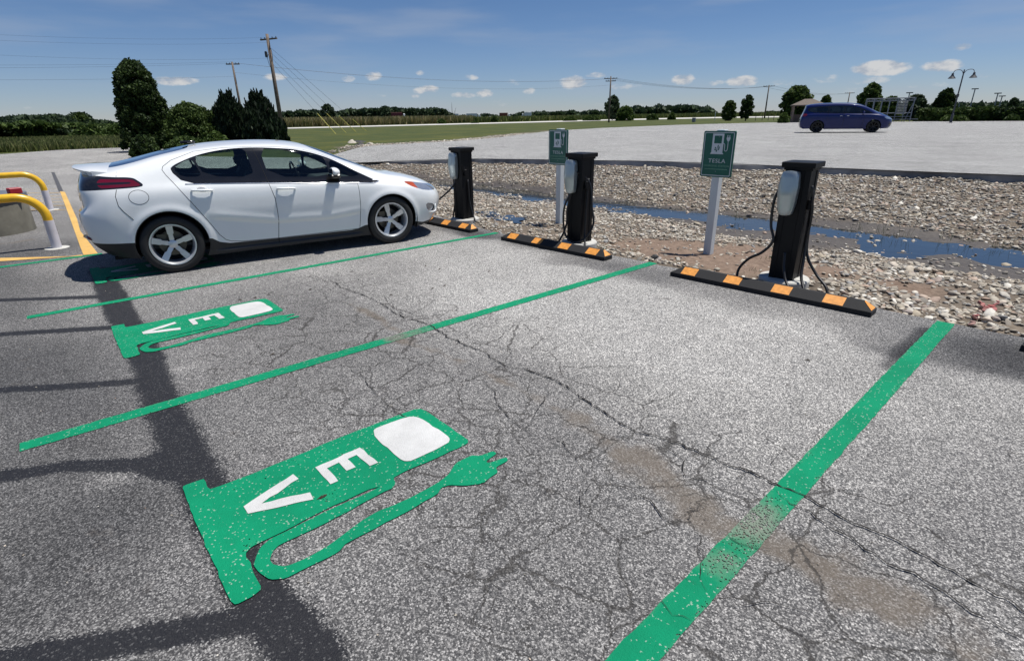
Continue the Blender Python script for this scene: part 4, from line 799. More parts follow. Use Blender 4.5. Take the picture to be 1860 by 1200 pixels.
    for (x, y) in ((1.22, .37), (1.22, -.37), (.35, .37), (.35, -.37)):
        mb = MB(); mb.box((x+.18, y, .52), (.50, .48, .18), bev=.05); mb.box((x-.12, y, .80), (.17, .46, .58), roty(-.25), bev=.06); mb.box((x-.22, y, 1.165), (.10, .24, .15), roty(-.2), bev=.04); mb.build('car_seat', M['seat'], cab, auto=.8)
    mb = MB(); mb.box((2.15, 0, .80), (.55, 1.35, .22), bev=.08); mb.box((1.0, 0, .30), (2.6, 1.40, .04)); mb.box((.8, 0, .55), (1.6, .18, .35), bev=.04); mb.box((-.25, 0, .85), (.7, 1.2, .06)); mb.build('dashboard', M['seat'], cab, auto=.8)
    Q = [(1.72+.06*math.sin(a)*.3-.05*math.sin(a), .37+.185*math.cos(a), .93+.175*math.sin(a)) for a in np.linspace(0, 2*math.pi, 30)]; mb = MB(); mb.tube(Q, .014, 8); mb.box((1.76, .37, .92), (.05, .12, .10), bev=.02); mb.build('steering_wheel', M['trim'], cab, smooth=True)
    mb = MB(); mb.box((1.92, 0, 1.235), (.03, .22, .06), bev=.01); mb.build('rear_view_mirror', M['trim'], cab)
    return root
M['hr'] = mat('handle_recess_shade', (.62, .63, .64), .45)
CAR = white_car()
# ---- blue minivan
def minivan():
    ym = np.array([0, .55, .86, .96, .99, 1.0, 1.0, 1.0, 1.0, 1.0, 1.0, 1.0, .965, .87, .58, 0])
    xm = np.array([-1.03, -1.02, -.97, -.75, -.4, 0, .6, 1.2, 1.8, 2.3, 2.75, 3.15, 3.5, 3.8, 4.05, 4.13])
    zs = [np.array([.30]*3+[.26]*2+[.22]*8+[.24]*3), np.array([.44]*3+[.40]*2+[.36]*8+[.34]*3), np.array([.62]*3+[.60]*2+[.58]*7+[.56, .52, .48, .48]), np.array([.85]*3+[.84]*2+[.82]*6+[.80, .76, .70, .64, .63]),
          np.array([1.02]*3+[1.05, 1.08, 1.08, 1.07, 1.06, 1.05, 1.04, 1.03, 1.0, .93, .86, .78, .76]), np.array([1.12]*3+[1.15, 1.17, 1.17, 1.16, 1.15, 1.13, 1.11, 1.10, 1.06, .99, .90, .82, .80]),
          np.array([1.50, 1.50, 1.50, 1.56, 1.60, 1.62, 1.63, 1.63, 1.60, 1.50, 1.30, 1.12, 1.02, .93, .85, .82]), np.array([1.62, 1.62, 1.62, 1.66, 1.69, 1.71, 1.72, 1.715, 1.68, 1.58, 1.38, 1.16, 1.04, .95, .87, .84])]
    ks = [.93, .97, .985, 1, .985, .93, .83, .76]; dx_t = [.06, 0, -.02, 0, .04, .08, .20, .22]; dx_f = [-.14, -.05, 0, 0, -.03, -.06, -.10, -.13]
    VR = []
    for j in range(8):
        kf = ks[j] if j < 6 else np.interp(np.arange(16), [0, 9, 11, 15], [ks[j], ks[j], .88-.05*(j-6), .88-.05*(j-6)])
        yy = ym*kf; xx = xm+np.interp(np.arange(16), [0, 2, 5, 15], [dx_t[j], dx_t[j], 0, 0])+np.interp(np.arange(16), [0, 11, 13, 15], [0, 0, dx_f[j], dx_f[j]]); VR.append([(x, y, z) for x, y, z in zip(xx, yy, zs[j])])
    VC = list(zip([-.79, -.78, -.74, -.55, -.3, 0, .6, 1.2, 1.8, 2.25, 2.75, 3.3, 3.55, 3.75, 3.92, 3.99], [1.66, 1.67, 1.68, 1.72, 1.75, 1.77, 1.78, 1.78, 1.75, 1.66, 1.45, 1.20, 1.10, 1.01, .92, .87]))
    Aw = G(1482, 241, .42)[:2]; Bw = G(1584, 240.5, .42)[:2]; d = (Bw-Aw)/np.linalg.norm(Bw-Aw); n = np.array([d[1], -d[0]]); org = (Aw+Bw)/2-d*1.545-n*.90
    root = empty('minivan', (*org, float(zp(*org))+.006), math.atan2(d[1], d[0]), label='dark blue minivan driving across the far car park', category='car')
    sh = Shell(VR, VC, 6, 6); P = M['carblue']; side, top = sh.side, sh.top
    _, side = sh.cut(side, lambda A: np.where(A[:, 1] > .5, np.minimum(np.hypot(A[:, 0], A[:, 2]-.36)-.40, np.hypot(A[:, 0]-3.09, A[:, 2]-.36)-.40), 1.))
    trim, body = sh.cut(side, pxz([(-.72, 1.50), (-.2, 1.575), (.6, 1.60), (1.3, 1.60), (1.85, 1.56), (2.30, 1.44), (2.80, 1.22), (3.0, 1.10), (2.3, 1.12), (.6, 1.17), (-.62, 1.23)], 1)); lin = body.copy()
    for poly in ([(-.62, 1.48), (-.2, 1.54), (.45, 1.565), (.45, 1.20), (-.54, 1.26)], [(.55, 1.57), (1.3, 1.57), (1.33, 1.17), (.55, 1.20)], [(1.43, 1.57), (1.82, 1.53), (2.18, 1.44), (2.24, 1.145), (1.43, 1.17)], [(2.30, 1.38), (2.78, 1.17), (2.80, 1.13), (2.34, 1.14)]):
        w, trim = sh.cut(trim, pxz(poly, 1)); sh.part('side_window', w, M['darkglass'], root, 'sep')
    sh.part('window_trim', trim, M['trim'], root)
    hl, body = sh.cut(body, lambda A: np.maximum(sdf(XZ(A), [(3.55, .90), (3.75, .92), (3.95, .84), (4.1, .80), (4.1, .74), (3.7, .79)]), .3-A[:, 1])); sh.part('headlight', hl, M['lampclear'], root, 'sep')
    tl, body = sh.cut(body, lambda A: np.maximum(sdf(XZ(A), [(-1.2, 1.16), (-.72, 1.18), (-.66, 1.08), (-.80, .98), (-1.2, 1.0)]), .3-A[:, 1])); sh.part('tail_light', tl, M['lampred'], root, 'sep')
    gr, body = sh.cut(body, lambda A: np.where(A[:, 0] > 3.5, sdf(A[:, [1, 2]], [(-1, .58), (.72, .55), (.80, .40), (-1, .34)]), 1.)); sh.part('grille', gr, M['trim'], root)
    for ln in ([(1.38, 1.60), (1.40, 1.2), (1.40, .3)], [(2.45, 1.12), (2.50, .8), (2.46, .30)], [(.50, 1.58), (.50, 1.1), (.48, .72)], [(-.2, 1.13), (1.4, 1.11)]): seam(sh, ln, .008, M['dark'], root, off=-.003)
    xy = lambda A: A[:, [0, 1]]
    ws, top = sh.cut(top, lambda A: sdf(xy(A), chaikin([(3.28, -1), (3.26, .40), (3.12, .70), (2.35, .66), (2.2, .5), (2.12, -1)], 1))); sh.part('windscreen', ws, M['glass'], root)
    sh.part('body', np.vstack([body, top]), P, root); body_lining(sh, np.vstack([lin, top]), root)
    for cx in (0., 3.09):
        for sg in (1, -1): make_wheel(root, (cx, sg*.86, .355), .355, .255, .23, .3, 7, M['bladk'], sg, 'thin', True)
    mb = MB(); mb.box((1.5, 0, .26), (4.6, 1.5, .03)); mb.build('underbody', M['dark'], root)
    for sg in (1, -1):
        mb = MB(); mb.box((2.42, sg*1.03, 1.18), (.12, .18, .14), bev=.03); mb.build('wing_mirror', P, root, smooth=True)
        mb = MB(); mb.tube([(1.18, sg*1.005, 1.0), (1.30, sg*1.02, 1.0)], .014, 6); mb.tube([(1.55, sg*1.005, 1.0), (1.68, sg*1.02, 1.0)], .014, 6); mb.build('handle', M['chrome'], root)
    mb = MB()
    for x in (.2, 1.0, 1.9):
        for y in (.4, -.4): mb.box((x, y, .75), (.15, .45, .6), bev=.04); mb.box((x-.05, y, 1.18), (.09, .24, .16), bev=.03)
    mb.build('car_seats', M['seat'], root)
    return root
minivan()
# ================================================================== CHARGERS, SIGNS, WHEEL STOPS
MA = math.atan2(.075, 1.94)   # direction of the wheel-stop row
def charger(base, rz, label, cables, tilt=0.):
    t = empty('charging_post', (base[0], base[1], 0), rz, label=label, category='charging post', group='electric vehicle charging posts')
    mb = MB(); mb.lathe([(.24, -.1), (.245, .045), (.235, .06), (0, .062)], 40); o = mb.build('concrete_base', M['concrete'], t, auto=.6)
    mb = MB(); h0, h1, w = .06, 1.14, .118; pf = []
    for i in range(4):   # square post with shallow flutes
        a = i*math.pi/2; c, s = math.cos(a), math.sin(a); loc = [(-w, -w), (-w*.55, -w), (-w*.5, -w*.94), (w*.5, -w*.94), (w*.55, -w), ]
        pf += [(x*c-y*s, x*s+y*c) for x, y in loc]
    mb.prism(pf, h0, h1); mb.build('post', M['black'], t)
    mb = MB(); mb.box((0, 0, h1+.012), (.262, .262, .03), bev=.004); mb.box((0, 0, h1+.048), (.305, .305, .052), bev=.006, ); mb.build('post_cap', M['black'], t)
    # unit with rounded shield-shaped front, on the bay side (-y)
    K = 15; V = []; F = []; nx = 9
    for i in range(K):
        v = i/(K-1); z = .725+.40*v; hw = .068+.032*math.sin(math.pi*min(1, .15+.85*v)*.92)*1. ; hw = np.interp(v, [0, .03, .3, .65, .97, 1], [.060, .066, .082, .090, .078, .070]); dp = np.interp(v, [0, .03, .5, .97, 1], [.065, .078, .105, .082, .068])
        for k in range(nx): u = -1+2*k/(nx-1); V.append((-.05+hw*u, -w-.004-dp*(1-.38*abs(u)**3), z+.012*(1-u*u)*(1 if v > .9 else (-1 if v < .1 else 0))))
    n0 = len(V); V += [(x, -w+.0, z) for x, y, z in V]
    for i in range(K-1):
        for k in range(nx-1): a = i*nx+k; F.append((a, a+1, a+nx+1, a+nx))
        a = i*nx; F.append((a, a+nx, n0+a+nx, n0+a)); a = i*nx+nx-1; F.append((a+nx, a, n0+a, n0+a+nx))
    for k in range(nx-1): a = k; F.append((a+1, a, n0+a, n0+a+1)); a = (K-1)*nx+k; F.append((a, a+1, n0+a+1, n0+a))
    mb = MB(); mb.add(V, F); mb.build('charging_unit', M['silver'], t, auto=.7)
    mb = MB(); mb.box((.135, -.05, .82), (.035, .05, .10), bev=.008); mb.tube([(.15, -.07, .93), (.155, -.09, .88), (.157, -.10, .83)], [.006, .011, .006], 6); mb.build('plug_holster', M['black'], t)
    for Q, r in cables:
        P = cat(np.array(Q, float), 10); mb = MB(); mb.tube(P, r*1.25, 8); mb.build('cable', M['cable'], t, smooth=True)
    return t
c3 = G(1424, 503, .055); c2 = G(1052, 438, .055); c1 = G(844, 396, .055)
loops = [([(-.02, -.16, .73), (-.10, -.20, .55), (-.115, -.20, .30), (-.07, -.19, .14), (.05, -.17, .075), (.16, -.10, .12), (.23, 0, .30), (.20, 0, .55), (.14, 0, .85), (.02, -.14, 1.0)], .011)]
charger(c3, .08, 'nearest black charging post with silver unit behind the right-hand wheel stop', [
    ([(-.115, -.12, 1.0), (-.165, -.14, .88), (-.165, -.14, .60), (-.115, -.16, .45), (-.20, -.16, .32), (-.34, -.14, .22), (-.42, -.15, .10), (-.42, -.18, .0)], .0115),
    ([(.14, -.10, 1.0), (.165, -.05, .75), (.155, -.02, .45), (.17, -.05, .28), (.20, -.13, .12), (.27, -.22, .015)], .0115), ([(.13, -.02, .95), (.15, 0, .60), (.18, 0, .32), (.30, -.03, .15), (.43, -.10, .05), (.46, -.13, .0)], .0115),
    ([(.02, -.17, .35), (.05, -.22, .20), (.10, -.27, .10), (.17, -.33, .03)], .010)])
charger(c2, .03, 'middle black charging post with silver unit behind the middle wheel stop', loops+[([(-.02, -.16, .73), (-.08, -.17, .5), (-.09, -.17, .3), (-.15, -.22, .1), (-.20, -.28, .0)], .0105), ([(.13, 0, .9), (.14, -.05, .4), (.16, -.08, .15), (.22, -.16, .03), (.16, -.25, .0)], .0105)])
charger(c1, .05, 'farthest black charging post, its cable plugged into the white car', [([(-.02, -.14, .74), (-.03, -.16, .64), (-.10, -.35, .46), (-.25, -.60, .30), (-.42, -.95, .36), (-.62, -1.45, .62), (-.80, -2.1, .86)], .011), ([(.13, 0, .7), (.14, .02, .3), (.2, .03, .12), (.30, 0, .02)], .0105), ([(-.14, -.02, .75), (-.15, -.06, .4), (-.18, -.1, .1), (-.2, -.12, .0)], .0105)])
def wheelstop(p, rz, label, L_=1.85):
    t = empty('wheel_stop', (p[0], p[1], 0), rz, label=label, category='wheel stop', group='rubber wheel stops with orange panels')
    w, h = .16, .105; e = .10; z0 = .045; tw = .095   # origin at near-left bottom corner; +y away from the bay
    V = [(0, 0, 0), (L_, 0, 0), (L_, w, 0), (0, w, 0), (0, 0, z0), (L_, 0, z0), (L_, w, z0), (0, w, z0), (e, tw, h), (L_-e, tw, h), (L_-e, w-.03, h), (e, w-.03, h)]
    F = [(3, 2, 1, 0), (0, 1, 5, 4), (1, 2, 6, 5), (2, 3, 7, 6), (3, 0, 4, 7), (4, 5, 9, 8), (5, 6, 10, 9), (6, 7, 11, 10), (7, 4, 8, 11), (8, 9, 10, 11)]
    mb = MB(); mb.add(V, F); mb.build('rubber_body', M['rubber'], t)
    # inlaid panels: on the sloping front and the flat top
    def P3(x, s):   # s 0..1 up the front slope
        return np.array((x, tw*s-.0006, z0+(h-z0)*s+.0012))
    xs_ = [(.12, .285), (.60, .765), (1.08, 1.25), (1.54, 1.71)]
    for a, b in xs_:
        sh_ = .03; V = [P3(a, .06), P3(b, .06), P3(b, .99), P3(a, .99)]; V = [np.array(v)+[0, 0, .0012] for v in V]
        build('orange_panel', V, [(0, 1, 2, 3)], M['orange'], t)
    V = [(L_-.012, .02, z0+.006), (L_-.012, w-.02, z0+.006), (L_-e+.006, w-.035, h-.004), (L_-e+.006, tw+.004, h-.004)]; V = [np.array(v)+[.004, 0, .004] for v in V]
    build('orange_end_panel', V, [(0, 1, 2, 3)], M['orange'], t)
    V = [(.012, .02, z0+.006), (.012, w-.02, z0+.006), (e-.006, w-.035, h-.004), (e-.006, tw+.004, h-.004)]; build('orange_end_panel', [np.array(v)+[-.004, 0, .004] for v in V], [(3, 2, 1, 0)], M['orange'], t)
    return t
a, b = G(1217, 501), G(1578, 576); wheelstop(a, math.atan2(b[1]-a[1], b[0]-a[0]), 'black rubber wheel stop with orange panels in front of the nearest charging post', 1.94)
a, b = G(910, 436), G(1096, 474); wheelstop(a, math.atan2(b[1]-a[1], b[0]-a[0]), 'black rubber wheel stop with orange panels at the head of the middle bay')
b = G(853, 423); wheelstop(b[:2]-np.array([1.829, .07]), .038, 'black rubber wheel stop partly hidden by the nose of the white car')
wheelstop(G(1853, 637)[:2], .04, 'black end of a wheel stop just entering the right edge of the photo')
def txt(body, size, M3, loc, m, parent, name='lettering', sx=1.):
    cu = bpy.data.curves.new('t', 'FONT'); cu.body = body; cu.size = size; cu.align_x = 'CENTER'; cu.extrude = .0004; cu.space_character = 1.12
    o = bpy.data.objects.new('t', cu); COL.objects.link(o); dg = bpy.context.evaluated_depsgraph_get(); me = bpy.data.meshes.new_from_object(o.evaluated_get(dg)); bpy.data.objects.remove(o)
    V = np.array([v.co[:] for v in me.vertices]); V[:, 0] *= sx; V[:, 2] += .0068; F = [tuple(p.vertices) for p in me.polygons]; bpy.data.meshes.remove(me)
    return build(name, V@M3.T+loc, F, m, parent)
def sign(base, rz, zb, label, hpost, tilt=0.):
    t = empty('charging_sign', (base[0], base[1], -.05), rz, label=label, category='sign', group='green charging station signs')
    mb = MB(); mb.box((0, .055, zb/2+.30), (.098, .098, zb+.60), bev=.006); mb.build('post', M['postwhite'], t)
    M3 = np.array([[1, 0, 0], [0, 0, -1], [0, 1, 0]], float); H, Wd = .534, .405; c = np.array([0, 0, zb+.05+H/2])
    def rr(w, h, r, n=6): return [(sx*(w/2-r)+r*math.cos(a), sy*(h/2-r)+r*math.sin(a)) for sx, sy, a0 in ((1, 1, 0), (-1, 1, 90), (-1, -1, 180), (1, -1, 270)) for a in np.radians(np.linspace(a0, a0+90, n))]
    mb = MB(); mb.prism(rr(Wd, H, .018), -.012, .006, (M3, c)); o = mb.build('sign_board', M['signgreen'], t)
    fl = lambda poly, z, nm, m_: build(nm, np.array([(x, y, z) for x, y in poly])@M3.T+c, [list(range(len(poly)))], m_, t)
    out, inn = rr(Wd-.03, H-.03, .014), rr(Wd-.046, H-.046, .009); n = len(out); V = np.array([(x, y, .0075) for x, y in out+inn])@M3.T+c
    build('sign_border', V, [(i, (i+1) % n, n+(i+1) % n, n+i) for i in range(n)], M['signwhite'], t)
    k = .0115  # pump symbol in cm
    S = lambda pts: [(x*k, y*k) for x, y in pts]
    mbp = MB(); cc = (M3, c)
    def poly(pts): mbp.prism(S(pts), .0062, .0076, cc)
    poly([(-8.2, 1.0), (-8.2, .2), (6.2, .2), (6.2, 1.0), (5.2, 1.6), (5.2, 10.9), (-7.2, 10.9), (-7.2, 1.6)])                       # cabinet, lower part
    poly([(-7.2, 10.9), (-5.2, 10.9), (-5.2, 18.6), (-7.2, 18.6)]); poly([(3.2, 10.9), (5.2, 10.9), (5.2, 18.6), (3.2, 18.6)]); poly([(-7.2, 18.6), (5.2, 18.6), (5.2, 20.6), (-7.2, 20.6)])
    mbp.tube([np.array(v)@M3.T+c for v in [(x*k, y*k, .0072) for x, y in cat(np.array([(5.2, 11.0), (6.6, 10.4), (7.0, 9.), (7.0, 5.2), (7.8, 3.6), (9.4, 3.6), (10.2, 5.2), (10.2, 14.)]), 5)]], .0042, 5)
    poly([(8.2, 15.4), (9.3, 13.2), (11.1, 13.2), (12.2, 15.4), (12.2, 17.), (8.2, 17.)]); poly([(8.7, 17.), (9.5, 17.), (9.5, 19.2), (8.7, 19.2)]); poly([(10.9, 17.), (11.7, 17.), (11.7, 19.2), (10.9, 19.2)])
    mbp.build('pump_symbol', M['signwhite'], t)
    mbl = MB()
    for (x, y, a) in ((-1.5, 3.6, 90), (-3.2, 4.6, 150), (-2.9, 6.4, 130), (.6, 5.0, 40), (1.0, 6.8, 50), (-.2, 8.2, 75)):
        a = math.radians(a); u = np.array([math.cos(a), math.sin(a)]); n_ = np.array([-u[1], u[0]]); p = np.array([x, y]); mbl.prism(S([p-u*1.5, p-n_*.75, p+u*1.5, p+n_*.75]), .0076, .0084, cc)
    mbl.tube([np.array((x*k, y*k, .0082))@M3.T+c for x, y in ((-2.2, 2.6), (-1.3, 5), (-.4, 8))], .0028, 4); mbl.build('leaf_symbol', M['signgreen'], t)
    txt('TESLA', .066, M3, c+np.array([0, 0, -.098]), M['signwhite'], t, sx=1.12)
    txt('CHARGING STATION', .031, M3, c+np.array([0, 0, -.145]), M['signdull'], t, sx=1.0)
    mb = MB()
    for i in range(22): mb.prism([(-.145+i*.0133, -.178), (-.145+i*.0133+.009, -.178), (-.145+i*.0133+.009, -.170), (-.145+i*.0133, -.170)], .0062, .0072, cc)
    mb.build('small_print', M['signdull'], t)
    for z in (-.20, .20): mb = MB(); mb.lathe([(.006, 0), (.006, .003), (0, .004)], 8, (M3, c+np.array([0, -.006, z]))); mb.build('bolt', M['steel'], t)
    return t
sign(G(1283, 456), .03, .93, 'nearer green charging station sign on a white post, centre right', 1.)
sign(G(1012, 404), .03, .93, 'farther green charging station sign beside the middle charging post', 1.)
# ================================================================== HOOP BOLLARDS AND CONCRETE ISLAND
def hoop(p, label, L_=1.5, zt_=.74, ang=-math.pi/2-.06):
    t = empty('hoop_bollard', (p[0], p[1], 0), ang, label=label, category='bollard', group='yellow and white hoop bollards'); r = .058; b = .30; zc = .40
    Q = [(0, 0, -.02), (0, 0, zc)]; mb = MB(); mb.tube(Q, r*1.03, 20); mb.build('white_leg', M['whitepipe'], t, auto=.6)
    mb = MB(); mb.tube([(L_, 0, -.02), (L_, 0, zc)], r*1.03, 20); mb.build('white_leg', M['whitepipe'], t, auto=.6)
    Q = [(0, 0, zc-.005), (0, 0, zt_-b)]+[(b-b*math.cos(a), 0, zt_-b+b*math.sin(a)) for a in np.linspace(0, math.pi/2, 12)]+[(L_-b+b*math.sin(a), 0, zt_-b+b*math.cos(a)) for a in np.linspace(0, math.pi/2, 12)]+[(L_, 0, zc-.005)]
    mb = MB(); mb.tube(Q, r, 20); mb.build('yellow_hoop', M['yellow'], t, auto=.6)
    mb = MB(); mb.lathe([(.15, 0), (.14, .006), (0, .008)], 14); mb.build('footing', M['concrete'], t, auto=.6)
    return t
hoop(G(104, 450), 'nearer yellow hoop bollard on a white leg at the left edge'); hoop(G(92, 381), 'farther yellow hoop bollard standing behind the concrete pedestal')
pc = G(-8, 424)[:2]; pc = pc+np.array([-.15, -.1]); t = empty('concrete_pedestal', (*pc, 0), label='round grey concrete pedestal between the two hoop bollards', category='pedestal')
mb = MB(); mb.lathe([(.64, 0), (.64, .56), (.62, .60), (0, .60)], 48); mb.build('concrete_drum', mat('stained_shaded_concrete', (.16, .15, .118), .9, scale=4, var=.25, bmp=.006), t, auto=.5)  # random stain mottling; base colour darkened to stand for the drum's shaded side
mb = MB(); mb.lathe([(.665, .54), (.665, .62), (.60, .63), (0, .63)], 48); mb.build('steel_rim', M['steel'], t, auto=.5)
p = pc+np.array([-.15, .25]); mb = MB(); mb.box((p[0]-.12, p[1]-.14, .70), (.36, .34, .13), bev=.02); mb.tube([(p[0]-.15, p[1]-.35, .63), (p[0]-.15, p[1]-.35, 1.3)], .05, 12); mb.build('black_box', M['black'], label='black box with a short pipe standing on the concrete pedestal', category='box')
p2 = G(25, 352, .63)[:2]; mb = MB(); mb.box((p2[0]-.04, p2[1]+.02, .675), (.13, .17, .09), rotz(.3), bev=.01); mb.build('red_box', M['red'], label='small red metal box standing on the concrete pedestal', category='box')
# ================================================================== TREES
def leafmat(name, a, b, c_): return islandmat(name, [a, b, c_, b, a], .65, .22, .25)
M['leaf_dark'] = leafmat('dark_leaves', (.016, .032, .008), (.034, .060, .014), (.07, .11, .028)); M['leaf_mid'] = leafmat('green_leaves', (.038, .066, .014), (.062, .10, .022), (.105, .155, .036))
M['leaf_juniper'] = leafmat('juniper_leaves', (.008, .017, .007), (.014, .027, .010), (.022, .042, .014)); M['leaf_far'] = leafmat('far_leaves', (.030, .052, .024), (.045, .073, .034), (.068, .102, .044))
M['leaf_light'] = leafmat('light_leaves', (.05, .085, .018), (.08, .13, .025), (.12, .17, .04)); M['grass_tall'] = islandmat('tall_dry_grass', [(.16, .17, .06), (.36, .29, .15), (.14, .16, .05), (.46, .37, .21), (.24, .22, .09)], .8, .2)
M['bark'] = mat('bark', (.10, .08, .06), .9, bmp=.01)
def leaves(C, size, up=0., asp=1.6, r=None):
    """one leaf clump (a bent quad) per centre"""
    n = len(C); r = r or rng; a = r.normal(size=(n, 3)); a[:, 2] += up*np.sign(a[:, 2]+.01)*2; a /= np.linalg.norm(a, axis=1, keepdims=True); b = r.normal(size=(n, 3)); b -= (b*a).sum(1)[:, None]*a; b /= np.linalg.norm(b, axis=1, keepdims=True)
    s = (size*r.uniform(.6, 1.3, n))[:, None]; V = np.stack([C-a*s*asp/2, C+b*s/2, C+a*s*asp/2, C-b*s/2], 1).reshape(-1, 3); F = np.arange(4*n).reshape(n, 4); return V, F
def crownpts(n, prof, R, Hh, lump=.22, seed=0, nclump=40, z0=0.):
    """points in lumps spread through a crown. prof(v) radius factor for height fraction v"""
    r = np.random.default_rng(seed); cl = []
    v = r.uniform(0, 1, nclump*3); th = r.uniform(0, 6.283, nclump*3); rad = R*prof(v)*np.sqrt(r.uniform(.25, 1, nclump*3)); C = np.stack([rad*np.cos(th), rad*np.sin(th), z0+v*Hh], 1)
    k = r.integers(0, len(C), n); d = r.normal(size=(n, 3)); d /= np.linalg.norm(d, axis=1, keepdims=True); q = C[k]+d*(np.minimum(R, Hh)*lump*r.uniform(.55, 1.05, n)*r.uniform(.6, 1.2, len(C))[k])[:, None]
    q[:, 2] = np.maximum(q[:, 2], z0*.7+.05); return q
def tree(name, pos, H, R, prof, n, leaf, m, label, cat_='tree', trunk=.3, up=0., lump=.22, ncl=40, seed=0, asp=1.6, group=None, z0=None, sx=1.):
    t = empty(name, tuple(pos), label=label, category=cat_, group=group); z0 = trunk*H if z0 is None else z0
    q = crownpts(n, prof, R, H-z0, lump, seed, ncl, z0); q[:, 2] = z0+(q[:, 2]-z0)*min(1, (H-z0)/max(.1, q[:, 2].max()-z0)); V, F = leaves(q, leaf, up, asp); build('crown', V, F, m, t)
    mb = MB(); tr = max(.05, H*.022); mb.tube([(0, 0, -.2), (.03, .02, H*.3), (0, 0, H*.75)], [tr*1.2, tr, tr*.3], 7)
    r = np.random.default_rng(seed)
    for k in range(6): a = r.uniform(0, 6.28); z = H*r.uniform(.25, .6); mb.tube([(0, 0, z), (R*.35*math.cos(a), R*.35*math.sin(a), z+H*.12), (R*.65*math.cos(a), R*.65*math.sin(a), z+H*.22)], [tr*.5, tr*.3, tr*.1], 5)
    mb.build('trunk', M['bark'], t, smooth=True); return t
round_ = lambda v: np.sqrt(np.clip(1-(2*v-1)**2, .04, 1)); egg = lambda v: np.sqrt(np.clip(1-(2*np.clip(v, 0, 1)**1.0-.75)**2/1.6, .02, 1)); cone = lambda v: (1-v)**.6*.95+.05; dome = lambda v: np.sqrt(np.clip(1-v*v, .03, 1))
def put(px, D, z=0.): p = at(px, 218, D); return np.array([p[0], p[1], z])
def hgt(px, py, D, z=0.): return at(px, py, D)[2]-z
def wpx(w, px, D):
    a = at(px-w/2, 215, D); b = at(px+w/2, 215, D); return np.linalg.norm(a-b)
TG = 'ornamental trees and shrubs behind the white car'
def tufts(t, H, R, n, m, seed, prof):
    r = np.random.default_rng(seed); C = []
    for i in range(n):
        v = r.uniform(.35, .97); a = r.uniform(0, 6.28); rr = R*prof(v)*r.uniform(.55, .98); b = np.array([rr*math.cos(a), rr*math.sin(a), H*v]); h = r.uniform(.2, .5); k = 45; u = r.random(k)
        C.append(b+np.stack([r.normal(0, .06, k)*(1-u)+math.cos(a)*.12*u, r.normal(0, .06, k)*(1-u)+math.sin(a)*.12*u, h*u], 1))
    V, F = leaves(np.vstack(C), .07, 2.5, 2.6, r); build('sprays', V, F, m, t)
def ptree(name, px, w, ytop, D, prof, n, leaf, m, label, **k):
    z = k.pop('z', 0.); ya = k.pop('k', .86); return tree(name, put(px, D, z), hgt(px, ytop, D, z), wpx(w, px, D)/2*ya, prof, n, leaf, m, label, **k)
bigprof = lambda v: np.interp(v, [0, .15, .35, .6, .8, .93, 1], [.98, 1.0, .93, .80, .68, .42, .12])
ptree('leafy_tree', 262, 112, 108, 44, bigprof, 52000, .115, M['leaf_dark'], 'tall dense dark green tree left of the white car', trunk=.03, lump=.2, ncl=110, seed=3, k=.90)
ptree('round_shrub', 350, 138, 184, 43, dome, 24000, .10, M['leaf_mid'], 'broad rounded shrub between the tall tree and the junipers', cat_='shrub', trunk=.02, seed=4, k=.9, lump=.18, ncl=90)
ptree('round_shrub', 388, 60, 200, 44, dome, 9000, .10, M['leaf_mid'], 'small rounded shrub filling the gap left of the junipers', cat_='shrub', trunk=.02, seed=44, lump=.2, ncl=60)
j1 = ptree('juniper', 418, 72, 174, 42, lambda v: np.interp(v, [0, .5, .8, 1], [.9, 1, .75, .2]), 15000, .13, M['leaf_juniper'], 'dark upright juniper on the left with a spiky top', cat_='shrub', trunk=.02, up=1.6, asp=3.2, lump=.2, ncl=70, seed=5, group='dark junipers behind the car roof')
j2 = ptree('juniper', 474, 104, 174, 41, lambda v: np.interp(v, [0, .4, .75, 1], [1, .9, .5, .12]), 20000, .13, M['leaf_juniper'], 'wider dark juniper nearest the utility pole', cat_='shrub', trunk=.02, up=1.6, asp=3.2, lump=.2, ncl=70, seed=6, group='dark junipers behind the car roof')
for t_, px_, w_, sd in ((j1, 416, 62, 5), (j2, 475, 92, 6)): tufts(t_, hgt(px_, 172, 42), wpx(w_, px_, 42)/2*.84, 150, M['leaf_juniper'], sd, lambda v: np.interp(v, [0, .5, .8, 1], [.95, 1, .75, .25]) if px_ < 450 else np.interp(v, [0, .4, .75, 1], [1, .9, .55, .15]))
ptree('low_shrub', 250, 66, 246, 36, dome, 5000, .11, M['leaf_dark'], 'low dark shrub at the corner of the planting behind the car', cat_='shrub', trunk=.02, seed=7)
ptree('low_hedge', 330, 110, 247, 37.5, dome, 7000, .10, M['leaf_mid'], 'low clipped green hedge just above the white car roof line', cat_='hedge', trunk=.02, seed=8)
ptree('low_hedge', 385, 60, 238, 39.5, dome, 4000, .10, M['leaf_light'], 'pale green low shrub just left of the junipers', cat_='hedge', trunk=.02, seed=9)
